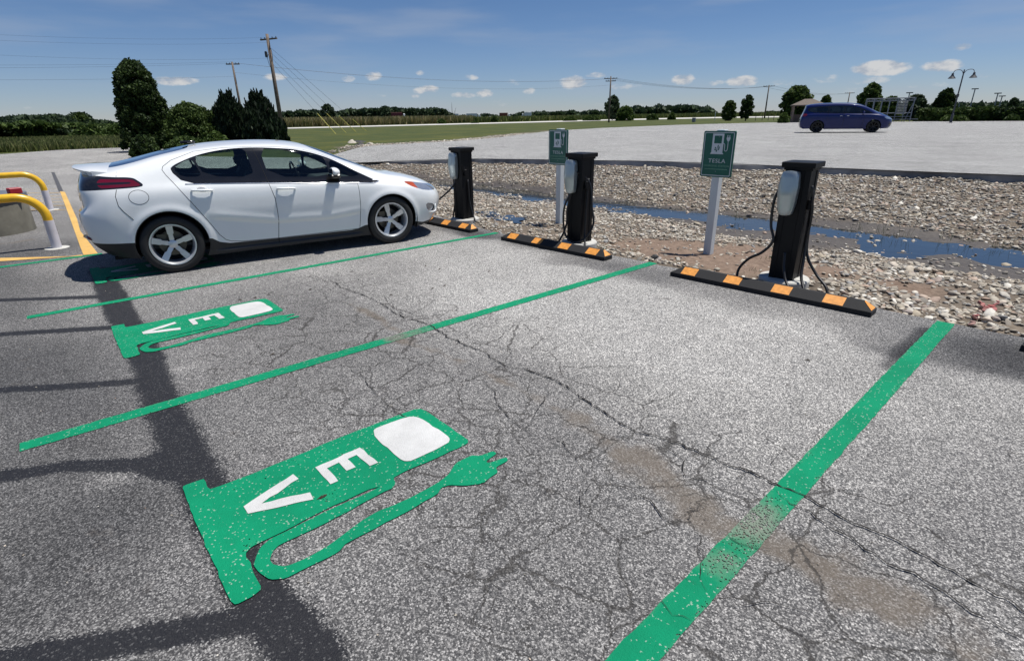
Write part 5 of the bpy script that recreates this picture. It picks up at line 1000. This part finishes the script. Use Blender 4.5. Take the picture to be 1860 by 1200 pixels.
# scrub and wood beyond the left of the car park
bp = []
r = np.random.default_rng(21)
for i, (px, w, yt, D, mk, lab) in enumerate([(20, 120, 214, 120, 'leaf_far', 'dark bushy tree at the far left edge of the photo'), (110, 130, 209, 135, 'leaf_far', 'broad dark tree second from the left edge of the photo'), (147, 40, 205, 140, 'leaf_mid', 'tree sticking up above the left wood'), (60, 90, 222, 95, 'leaf_mid', 'mid green bush in front of the left wood, near the left edge'), (160, 90, 226, 90, 'leaf_mid', 'mid green bush in the middle of the left scrub'), (205, 60, 228, 85, 'leaf_mid', 'mid green bush beside the tall dark tree'), (-60, 140, 212, 120, 'leaf_far', 'dark tree cut by the left edge of the photo')]):
    ptree('scrub_tree', px, w, yt, D, dome, 5200, .42, M[mk], lab, trunk=.02, seed=30+i, lump=.3, group='trees and scrub beyond the left of the car park')
def field(name, n, pxs, Ds, h, w, m, seed, zfun=lambda D: 0., **kw):
    r = np.random.default_rng(seed); px = r.uniform(*pxs, n); D = r.uniform(Ds[0]**.5, Ds[1]**.5, n)**2; P = np.array([at(a, 240, d) for a, d in zip(px, D)]); P[:, 2] = zfun(P)
    hh = h*r.uniform(.5, 1.25, n); a = r.uniform(0, 3.14, n); dx = np.stack([np.cos(a), np.sin(a), a*0], 1)*(w*r.uniform(.6, 1.4, n))[:, None]; ln = r.normal(0, .22, (n, 3))*hh[:, None]; ln[:, 2] = hh
    V = np.stack([P-dx/2, P+dx/2, P+dx*.1+ln, P-dx*.1+ln], 1).reshape(-1, 3); return build(name, V, np.arange(4*n).reshape(n, 4), m, kind='stuff', **kw)
zg = lambda P: zt(P[:, 0], P[:, 1])-.02
field('rough_grass', 42000, (-160, 225), (53, 92), .5, .13, islandmat('rough_green_grass', [(.09, .12, .03), (.15, .17, .05), (.21, .20, .08), (.08, .11, .03)], .8, .2), 1, zg, label='tall rough grass along the left edge of the car park', category='grass')
pass
# distant field: path, tall grass, bushes, woods
M['path'] = mat('pale_concrete_path', (.55, .53, .49), .85, scale=.3)
pp = [(440, 235.2), (520, 233), (700, 228.6), (900, 223.6), (1100, 218.3), (1230, 215.2), (1330, 213.3), (1480, 211.5)]; V = []
for x, y in pp: a = G(x, y-.95, .42); b = G(x, y+.95, .42); V += [a, b]
build('path', V, [(2*i, 2*i+1, 2*i+3, 2*i+2) for i in range(len(pp)-1)], M['path'], kind='structure')
def band(name, n, x0, x1, f0, f1, h, w, m, seed, **kw):
    """grass standing between two ground lines given as photo rows"""
    r = np.random.default_rng(seed); px = r.uniform(x0, x1, n); k = r.random(n)**1.5; P = np.array([G(a, f0(a)+(f1(a)-f0(a))*c_, .36) for a, c_ in zip(px, k)]); P[:, 2] = zg(P)
    hh = h*r.uniform(.5, 1.3, n); a = r.uniform(0, 3.14, n); dx = np.stack([np.cos(a), np.sin(a), a*0], 1)*(w*r.uniform(.6, 1.4, n))[:, None]; ln = r.normal(0, .25, (n, 3))*hh[:, None]; ln[:, 2] = hh
    V = np.stack([P-dx/2, P+dx/2, P+dx*.1+ln, P-dx*.1+ln], 1).reshape(-1, 3); return build(name, V, np.arange(4*n).reshape(n, 4), m, kind='stuff', **kw)
wood_later = 1
hz = lambda x: 230.13-.017889*x+0.
pr_ = lambda x: np.interp(x, [p[0] for p in pp], [p[1] for p in pp])
band('tall_grass', 45000, 505, 860, lambda x: pr_(x)-1.6, lambda x: hz(x)+2.0, 1.8, .30, M['grass_tall'], 3, label='tall tan grass in the field beyond the pale path', category='grass')
band('green_tall_grass', 32000, 820, 1470, lambda x: pr_(x)-1.6, lambda x: hz(x)+1.8, 1.5, .4, islandmat('green_tall_grass', [(.10, .14, .03), (.16, .20, .05), (.24, .23, .09), (.09, .12, .03)], .8, .2), 4, label='green tall grass in the field beyond the path, centre right', category='grass')
def wood(name, x0, x1, D, tops, n, leaf, m, seed, depth=.12, **kw):
    r = np.random.default_rng(seed); px = r.uniform(x0, x1, n); top = np.interp(px, [t_[0] for t_ in tops], [t_[1] for t_ in tops]); nl = vnoise(np.stack([px, px*0], 1), 13., seed)
    top = top-5*(nl-.5)-2*(vnoise(np.stack([px, px*0], 1), 5., seed+1)-.5); Dd = D*(1+depth*r.random(n)); base = hz(px)+1.5; k = r.random(n)**.8; y = base+(top-base)*k
    P = np.array([at(a, b, d) for a, b, d in zip(px, y, Dd)]); P[:, 2] = np.maximum(P[:, 2], 0.); V, F = leaves(P, leaf, 0, 1.4, r); return build(name, V, F, m, kind='stuff', **kw)
wood('far_wood', 500, 822, 330, [(500, 206), (560, 204), (600, 206), (650, 201), (690, 197), (740, 199), (800, 201), (822, 212)], 15000, 2.4, M['leaf_far'], 5, label='far line of woodland across the middle left horizon', category='wood')
wood('far_wood', 815, 912, 620, [(815, 217), (840, 213), (880, 211), (912, 214)], 2600, 4.2, M['leaf_far'], 6, label='low far wood behind the white lorry', category='wood')
wood('far_wood', 925, 1300, 560, [(925, 212), (940, 208), (1000, 206), (1060, 205), (1100, 204), (1160, 196), (1230, 195), (1285, 196), (1300, 205)], 9000, 3.8, M['leaf_far'], 7, label='long far wood across the right of the horizon', category='wood')
wood('far_wood', 1390, 1440, 400, [(1390, 207), (1410, 205), (1440, 206)], 700, 2.5, M['leaf_far'], 8, label='scrap of far wood left of the pavilion', category='wood')
wood('far_wood', 1640, 1900, 380, [(1640, 196), (1740, 192), (1900, 190)], 3000, 3., M['leaf_far'], 11, label='far wood showing above the clipped hedge', category='wood')
wood('scrub', -170, 236, 92, [(-170, 224), (0, 227), (60, 223), (120, 226), (170, 229), (236, 236)], 15000, .55, M['leaf_mid'], 14, .35, label='green scrub growing between the car park and the left wood', category='scrub')
wood('far_wood', -120, 300, 260, [(-120, 216), (0, 217), (43, 213), (83, 209), (103, 209), (123, 213), (135, 208), (150, 208), (162, 213), (168, 219), (200, 224), (300, 222)], 12000, 1.6, M['leaf_far'], 12, label='dark wood on the horizon behind the left scrub', category='wood')
FG = 'single trees standing in the far field'
for i, (px, w, yt, D, mk, lab, pf, tk) in enumerate([
    (597, 27, 190, 300, 'leaf_far', 'tall round tree standing out of the far wood, right of the utility pole', round_, .1), (700, 30, 194, 310, 'leaf_far', 'broad tree above the far wood, left of its middle', round_, .1), (748, 22, 197, 310, 'leaf_far', 'rounded tree near the right end of the far wood', round_, .1), (770, 20, 198, 310, 'leaf_far', 'second rounded tree near the right end of the far wood', round_, .1), (806, 18, 198, 300, 'leaf_far', 'gappy tree at the right end of the left far wood', round_, .2),
    (802, 16, 217, 150, 'leaf_mid', 'bush standing in the tall grass left of the lorries', dome, .03), (862, 14, 222, 150, 'leaf_mid', 'small bush below the white lorry', dome, .03), (898, 13, 213, 180, 'leaf_mid', 'slim bush just left of the brown lorry', dome, .03),
    (1112, 31, 174, 175, 'leaf_far', 'dark tree beside the middle utility pole', round_, .1), (1135, 34, 193, 150, 'leaf_light', 'bright green bush right of the middle utility pole', dome, .03), (1035, 26, 213, 170, 'leaf_mid', 'low bush in the field above the farther sign', dome, .03), (1075, 34, 210, 170, 'leaf_mid', 'wide low bush left of the middle utility pole', dome, .03), (1185, 22, 208, 160, 'leaf_mid', 'low bush below the long far wood', dome, .03), (1220, 14, 206, 160, 'leaf_mid', 'tiny bush below the right end of the long far wood', dome, .03),
    (1323, 28, 183, 118, 'leaf_mid', 'green tree with a flared crown, left one of the pair', egg, .12), (1354, 27, 173, 112, 'leaf_dark', 'dark egg shaped tree, right one of the pair', egg, .15)]):
    ptree('field_tree', px, w, yt, D, pf, 1500 if w < 25 else 2800, max(.22, D*.0042*(.6 if D < 130 else .8)), M[mk], lab, trunk=tk, seed=60+i, group=FG, z=.35, k=.88)
mb = MB(); 
for dx, hh in ((0, 9.), (1.6, 6.5), (-1.5, 6.)): p = put(822+dx*3, 300, .3); mb.tube([p, p+[0, 0, hh*.7], p+[.8*dx, 0, hh]], [.16, .10, .04], 5)
mb.build('dead_tree', M['bark'], label='bare dead trunks at the right end of the left far wood', category='tree')
RG = 'trees on the right beyond the far car park'
for i, (px, w, yt, D, mk, lab, pf) in enumerate([(1442, 58, 157, 98, 'leaf_mid', 'full green tree behind the brown pavilion', round_), (1494, 26, 174, 130, 'leaf_mid', 'small round tree between the pavilion and the van roof', round_), (1573, 60, 152, 100, 'leaf_mid', 'full green tree above the front of the blue minivan', dome), (1708, 40, 163, 96, 'leaf_dark', 'dark tree to the left of the double lamp post', egg),
    (1612, 50, 176, 94, 'leaf_mid', 'feathery tree behind the metal frame, left', dome), (1655, 60, 173, 97, 'leaf_far', 'feathery tree behind the metal frame, right', dome), (1832, 26, 179, 140, 'leaf_far', 'thin hazy tree above the hedge near the right edge', dome), (1862, 30, 182, 130, 'leaf_far', 'hazy tree cut by the right edge above the hedge', dome)]):
    ptree('leafy_tree', px, w, yt, D, pf, 5200, .38, M[mk], lab, trunk=.08, seed=90+i, group=RG, z=.38, lump=.24, k=.86)
HG = 'clipped hedge shrubs beyond the far car park'
for i, (px, w, yt, mk) in enumerate([(1683, 40, 197, 'leaf_mid'), (1712, 44, 196, 'leaf_mid'), (1748, 44, 195, 'leaf_mid'), (1783, 44, 194, 'leaf_mid'), (1815, 38, 195, 'leaf_dark'), (1850, 50, 194, 'leaf_dark')]):
    ptree('hedge_shrub', px, w, yt, 86, lambda v: np.interp(v, [0, .7, 1], [1, 1, .8]), 3600, .24, M[mk], ['hedge block just right of the metal frame', 'hedge block below the dark tree', 'hedge block at the foot of the double lamp post', 'hedge block right of the double lamp post', 'dark hedge block near the right edge', 'dark hedge block cut by the right edge'][i], cat_='hedge', trunk=.02, seed=110+i, group=HG, z=.38, k=1.0)
for i, (px, w, yt) in enumerate([(1724, 34, 209), (1745, 26, 210), (1838, 30, 208), (1424, 24, 205), (1478, 20, 206)]):
    ptree('low_shrub', px, w, yt, 83, dome, 1200, .2, M['leaf_light'] if i != 2 else M['leaf_mid'], ['low pale shrub in front of the hedge, left one', 'low pale shrub in front of the hedge, right one', 'low shrub before the hedge near the right edge', 'low shrub left of the brown pavilion', 'low shrub between the pavilion and the van'][i], cat_='shrub', trunk=.02, seed=130+i, z=.38)
# grass sprigs standing in the ditch water
r = np.random.default_rng(5); mb = MB()
for (px, py) in [(935, 345), (950, 350), (880, 340), (1340, 400), (1630, 430), (1720, 435), (1765, 440), (1815, 448), (1600, 425), (1555, 418), (1450, 408), (1010, 352), (1150, 370), (830, 333)]:
    p = G(px, py, -.26)
    for k in range(9): b = p+np.array([r.normal(0, .06), r.normal(0, .06), 0]); h_ = r.uniform(.06, .2); l_ = r.normal(0, .035, 2); mb.add([b+[-.002, 0, 0], b+[.002, 0, 0], b+[l_[0]+.001, l_[1], h_], b+[l_[0]-.001, l_[1], h_]], [(0, 1, 2, 3)])
for (px, py) in [(1088, 448), (1095, 455), (1370, 495), (1150, 458), (1395, 470), (1230, 478)]:
    p = G(px, py, -.02)
    for k in range(12): b = p+np.array([r.normal(0, .04), r.normal(0, .04), 0]); h_ = r.uniform(.03, .08); l_ = r.normal(0, .025, 2); mb.add([b+[-.003, 0, 0], b+[.003, 0, 0], b+[l_[0], l_[1], h_]], [(0, 1, 2)])
mb.build('weeds', M['leaf_mid'], kind='stuff')
# ================================================================== POLES, WIRES, LAMPS
def pole(p, H, r, label, arms=((.97, 1.2),), ang=0., extras=False):
    t = empty('utility_pole', tuple(p), ang, label=label, category='utility pole', group='wooden utility poles'); mb = MB(); mb.tube([(0, 0, -.5), (0, 0, H*.5), (0, 0, H)], [r*1.25, r, r*.75], 10); mb.build('pole', M['wood'], t, smooth=True)
    for z, w in arms:
        mb = MB(); mb.box((0, .12, H*z), (2*w, .12, .13)); mb.build('crossarm', M['wood'], t)
        for k in (-.9, -.45, .45, .9): mb = MB(); mb.lathe([(.03, 0), (.05, .06), (.03, .14), (0, .15)], 8, (np.eye(3), (k*w, .12, H*z+.06))); mb.build('insulator', M['wire'], t)
    if extras:
        mb = MB(); mb.lathe([(.12, 0), (.14, .05), (.14, .5), (.10, .56)], 12, (np.eye(3), (-.55, 0, H-2.1))); mb.box((-.3, 0, H-1.9), (.5, .06, .06)); mb.tube([(.1, 0, H-1.2), (.28, 0, H-1.5), (.26, 0, H-2.2), (.08, 0, H-2.6)], .025, 5); mb.tube([(-.5, 0, H-2.1), (-.35, 0, H-2.8), (-.08, 0, H-3.3)], .025, 5); mb.build('switchgear', M['wire'], t)
    return t
def top(px, py, D, z=0.): b = put(px, D, z); return b, at(px, py, D)[2]-z
pA, hA = top(510, 63, 67, 0.1); pB, hB = top(441, 113, 90, .1); pC, hC = top(1106, 139, 120, .35); pD, hD = top(1388, 155, 160, .35); pE, hE = top(1534, 168, 210, .35)
pole(pA, hA, .19, 'tall near utility pole right of the junipers with switchgear', ((.955, 1.15),), .42, True); pole(pB, hB, .15, 'shorter utility pole rising behind the junipers', ((.97, .9),), .9)
pole(pC, hC, .16, 'utility pole in the middle of the horizon', ((.955, 1.3), (.90, 1.0)), .67); pole(pD, hD, .16, 'leaning-looking utility pole between the egg shaped tree and pavilion', ((.965, 1.3),), .41); pole(pE, hE, .16, 'small distant utility pole above the minivan roof', ((.965, 1.3),), .33)
def wire(a, b, sag, r, label, n=24):
    a, b = np.array(a, float), np.array(b, float); Q = [a+(b-a)*t_-np.array([0, 0, 4*sag*t_*(1-t_)]) for t_ in np.linspace(0, 1, n)]; mb = MB(); mb.tube(Q, r, 5, cap=False); return mb.build('overhead_wire', M['wire'], group='overhead wires between the poles', label=label, category='wire')
tA = pA+[0, 0, hA]; tB = pB+[0, 0, hB]; tC = pC+[0, 0, hC]; tD = pD+[0, 0, hD]; tE = pE+[0, 0, hE]
for k, (yl, dz, lab) in enumerate(((55, -.3, 'topmost wire running left from the tall near pole'), (66, -.75, 'second wire running left from the tall near pole'), (92, -2.2, 'lowest faint wire running left from the tall near pole'))): wire(tA+[0, 0, dz], at(-250, yl-6, 62), .4, .005, lab)
for k, (yl, dz, lab) in enumerate(((115, 0, 'upper wire running left from the shorter pole'), (121, -.2, 'thicker middle wire running left from the shorter pole'), (142, -1.8, 'lower wire running left from the shorter pole'))): wire(tB+[0, 0, dz], at(-250, yl+2, 80), .2, .0075, lab)
for k, (dz, dx, lab) in enumerate(((-.4, -1.2, 'left wire from the shorter pole to the middle pole'), (-.4, 1.2, 'right wire from the shorter pole to the middle pole'), (-1.6, 0, 'lower wire from the shorter pole to the middle pole'))): wire(tB+[0, 0, dz+.3], tC+[dx*.9, dx*.5, dz], 1.3, .010, lab)
for k, (dx, lab) in enumerate(((-1.2, 'left wire from the middle pole to the leaning-looking pole'), (0, 'centre wire from the middle pole to the leaning-looking pole'), (1.2, 'right wire from the middle pole to the leaning-looking pole'))): wire(tC+[dx*.9, dx*.3, -.4], tD+[dx, dx*.3, -.3], 1.1, .018, lab)
for k, (dx, lab) in enumerate(((-1.2, 'left wire running on to the small distant pole'), (1.2, 'right wire running on to the small distant pole'))): wire(tD+[dx, dx*.3, -.3], tE+[dx, dx*.3, -.3], .9, .02, lab)
M['guard'] = mat('yellow_guy_guard', (.55, .50, .12), .5)
for k, ((x, y), dz) in enumerate((((613, 247), -2.6), ((632, 245), -2.1), ((650, 243), -1.6), ((668, 241), -1.1))):
    e = G(x, y, .15); e[2] = .15; a = tA+[0, 0, dz]; mb = MB(); mb.tube([a, e], .012, 5); w = mb.build('guy_wire', M['wire'], group='guy wires of the tall near pole', label=['leftmost guy wire slanting down from the tall near pole', 'second guy wire slanting down from the tall near pole', 'third guy wire slanting down from the tall near pole', 'rightmost guy wire slanting down from the tall near pole'][k], category='guy wire')
    u = (a-e)/np.linalg.norm(a-e); mb = MB(); mb.tube([e, e+u*3.0], .035, 6); mb.build('guard', M['guard'], w)
def lamppost(px, py, pxb, D, label, double=True, z=.38):
    b = put(pxb, D, z); H = at(px, py, D)[2]-z; t = empty('lamp_post', tuple(b), .25, label=label, category='lamp post')
    mb = MB(); mb.tube([(0, 0, 0), (0, 0, .8), (0, 0, .9), (0, 0, H)], [.13, .13, .075, .055], 10); mb.box((0, 0, H*.52), (.22, .16, .3), bev=.03); mb.build('post', M['wire'], t, smooth=False)
    for s in ((-1, 1) if double else (1,)):
        Q = [(s*.03, 0, H-.35), (s*.2, 0, H-.08), (s*.45, 0, H), (s*.72, 0, H-.05), (s*.85, 0, H-.3)]; mb = MB(); mb.tube(cat(np.array(Q), 4), .03, 6); mb.build('arm', M['wire'], t)
        mb = MB(); mb.lathe([(.03, 0), (.09, -.04), (.11, -.22), (.22, -.36), (.34, -.52), (.30, -.53), (0, -.45)], 16, (np.eye(3), (s*.85, 0, H-.26))); mb.build('lamp_shade', M['wire'], t, auto=.6)
    return t
lamppost(1744, 127, 1728, 75, 'black double lamp post with two bell shades behind the hedge')
def smallpole(px, py, pxb, D, lab):
    b = put(pxb, D, .38); H = at(px, py, D)[2]-.38; t = empty('floodlight_pole', tuple(b), label=lab, category='lamp post', group='thin distant lamp poles'); mb = MB(); mb.tube([(0, 0, 0), (0, 0, H)], [.12, .09], 8); mb.build('post', M['steel'], t); mb = MB(); mb.box((0, 0, H), (1.1, .3, .18)); mb.build('lamp_head', M['wire'], t)
for a in ((1762, 162, 1756, 150, 'thin lamp pole just right of the double lamp post'), (1803, 170, 1799, 150, 'left of the two thin lamp poles above the right hedge'), (1812, 175, 1808, 160, 'right of the two thin lamp poles above the right hedge'), (1645, 169, 1641, 140, 'thin lamp pole behind the metal frame'), (1737, 186, 1735, 180, 'tiny lamp pole above the hedge left of the double lamp'), (1832, 182, 1829, 180, 'tiny lamp pole above the hedge near the right edge')): smallpole(*a)
# ================================================================== PAVILION, METAL FRAME, SMALL THINGS
M['roof'] = mat('brown_shingle_roof', (.13, .105, .085), .85, scale=10, var=.3)
M['timber'] = mat('brown_timber', (.20, .15, .12), .8)
b = put(1463, 88, .38); t = empty('pavilion', tuple(b), .45, label='small brown-roofed pavilion behind the tail of the minivan', category='pavilion'); hw = 1.75; zr = hgt(1463, 191, 88, .38); za = hgt(1463, 180, 88, .38)
mb = MB(); V = [(-hw-.3, -hw-.3, zr), (hw+.3, -hw-.3, zr), (hw+.3, hw+.3, zr), (-hw-.3, hw+.3, zr), (-.5, 0, za), (.5, 0, za)]; V += [(x, y, z-.12) for x, y, z in V[:4]]; mb.add(V, [(0, 1, 5, 4), (1, 2, 5), (2, 3, 4, 5), (3, 0, 4), (0, 6, 7, 1), (1, 7, 8, 2), (2, 8, 9, 3), (3, 9, 6, 0), (9, 8, 7, 6)]); mb.build('roof', M['roof'], t)
for sx in (-1, 1):
    for sy in (-1, 1): mb = MB(); mb.box((sx*hw, sy*hw, zr/2), (.22, .22, zr)); mb.build('post', M['timber'], t)
mb = MB(); mb.box((0, hw, .5), (2*hw, .12, 1.0)); mb.build('low_wall', M['timber'], t)
b = put(1610, 84, .38); b2 = put(1660, 84, .38); d = b2-b; t = empty('metal_frame', tuple(b), math.atan2(d[1], d[0]), label='grey lattice metal frame with mesh panels in front of the minivan nose', category='metal frame')
x0 = -wpx(44, 1600, 84); x1 = wpx(44, 1660, 84); H = hgt(1640, 178, 84, .38); mb = MB()
for y in (0, 2.4):
    for x in np.linspace(x0, x1, 7): mb.tube([(x, y, 0), (x, y, H)], .05, 6)
    for z in (H, H-.28, 1.0): mb.tube([(x0, y, z), (x1, y, z)], .045, 6)
    xs_ = np.linspace(x0, x1, 13)
    for i in range(12): mb.tube([(xs_[i], y, H-.28 if i % 2 else H), (xs_[i+1], y, H if i % 2 else H-.28)], .03, 4)
mb.tube([(x1, 0, H), (x1, 2.4, H)], .05, 6); mb.tube([(x1*.75, 0, 0), (x1*1.05, 0, H)], .05, 6); mb.build('frame', M['steel'], t)
mb = MB(); xa, xb = x1*.35, x1*.75
for z in np.linspace(.9, H-.4, 9): mb.tube([(xa, .1, z), (xb, .1, z)], .02, 4)
for x in np.linspace(xa, xb, 12): mb.tube([(x, .1, .9), (x, .1, H-.4)], .02, 4)
mb.build('mesh_panel', M['steel'], t); mb = MB(); mb.box(((x0+x1)/2, -.5, .3), (x1-x0+1.5, .35, .06)); mb.box(((x0+x1)/2, -.2, .6), (x1-x0, .3, .06)); mb.build('bench', M['steel'], t)
p = G(1298, 219, .38); mb = MB(); mb.tube([p, p+[0, 0, 1.5]], .06, 8); mb.lathe([(.09, 0), (.09, .12), (0, .18)], 8, (np.eye(3), p+[0, 0, 1.45])); mb.build('marker_post', M['postwhite'], label='thin white marker post at the far edge of the lawn', category='post')
p = G(1260, 222, .38); mb = MB(); mb.box(p+[0, 0, .35], (.55, .4, .7), bev=.04); mb.build('utility_cabinet', M['steel'], label='small grey cabinet beyond the far car park', category='cabinet')
p = G(1322, 219.5, .38); mb = MB(); mb.box(p+[0, 0, .3], (1.2, .5, .6), bev=.12); mb.build('brown_mound', M['roof'], label='small brown block on the lawn below the pair of trees', category='block')
for i, xx in enumerate((1372, 1384, 1395, 1405)):
    p = G(xx, 219.5-i*.3, .38); mb = MB(); mb.tube([p, p+[0, 0, 1.0]], .05, 6); mb.build('fence_post', M['timber'], group='short fence posts left of the pavilion', label=['first short fence post right of the egg shaped tree', 'second short fence post from the egg shaped tree', 'third short fence post from the egg shaped tree', 'short fence post nearest the pavilion'][i], category='post')
def lorry(px, w, ybot, D, m, label, cabside=1, mc=None):
    a = at(px-w/2, 215, D); b = at(px+w/2, 215, D); d = b-a; L_ = np.linalg.norm(d); t = empty('lorry', (a[0], a[1], 1.15), math.atan2(d[1], d[0]), label=label, category='lorry', group='lorries on the far highway')
    T0 = 0 if cabside > 0 else L_*.2; mb = MB(); mb.box((T0+L_*.39, 0, 2.45), (L_*.76, 2.5, 2.7), bev=.05); mb.build('trailer', m, t)
    cx = L_*.90 if cabside > 0 else L_*.09; mb = MB(); mb.box((cx, 0, 1.9), (L_*.14, 2.3, 2.6), bev=.25); mb.box((cx+cabside*L_*.07, 0, 1.2), (L_*.08, 2.2, 1.3), bev=.2); mb.build('cab', mc or M['carwhite'], t)
    R = np.array([[1, 0, 0], [0, 0, 1], [0, 1, 0]], float)
    for x in (.1, .18, .66, .74, .93):
        xx = x*L_ if cabside > 0 else L_*(1-x); mb = MB(); mb.lathe([(.5, -1.2), (.5, 1.2)], 12, (R, (xx, 0, .5))); mb.build('wheels', M['tyre'], t)
M['lredd'] = mat('dark_red_trailer', (.16, .02, .025), .5); M['lbrown'] = mat('brown_red_trailer', (.20, .05, .03), .6); M['lwhite'] = mat('white_trailer', (.7, .7, .72), .4)
M['grassbank'] = M['leaf_mid']
lorry(724, 26, 226, 300, M['lredd'], 'dark red lorry in front of the far wood'); lorry(860, 26, 222, 430, M['lwhite'], 'long white lorry left of the slim bush'); lorry(917, 20, 221, 430, M['lbrown'], 'brown-red lorry in the gap between the woods', 1); lorry(957, 18, 220, 430, M['lwhite'], 'small white lorry facing left before the long wood', -1); lorry(827, 13, 222, 430, M['lwhite'], 'short pale lorry beside the dead trunks', -1)
for i, (px, D, lab) in enumerate(((622, 320, 'tiny white car on the far road before the wood'), (890, 430, 'tiny white car between the two lorries'))):
    p = at(px, 215, D); t = empty('distant_car', (p[0], p[1], 1.3), .8, label=lab, category='car'); mb = MB(); mb.box((0, 0, .55), (4.4, 1.8, .7), bev=.15); mb.box((-.2, 0, 1.1), (2.4, 1.6, .55), bev=.2); mb.build('body', M['carwhite'], t); mb = MB(); mb.box((-.2, 0, 1.1), (2.2, 1.66, .3)); mb.build('windows', M['trim'], t)
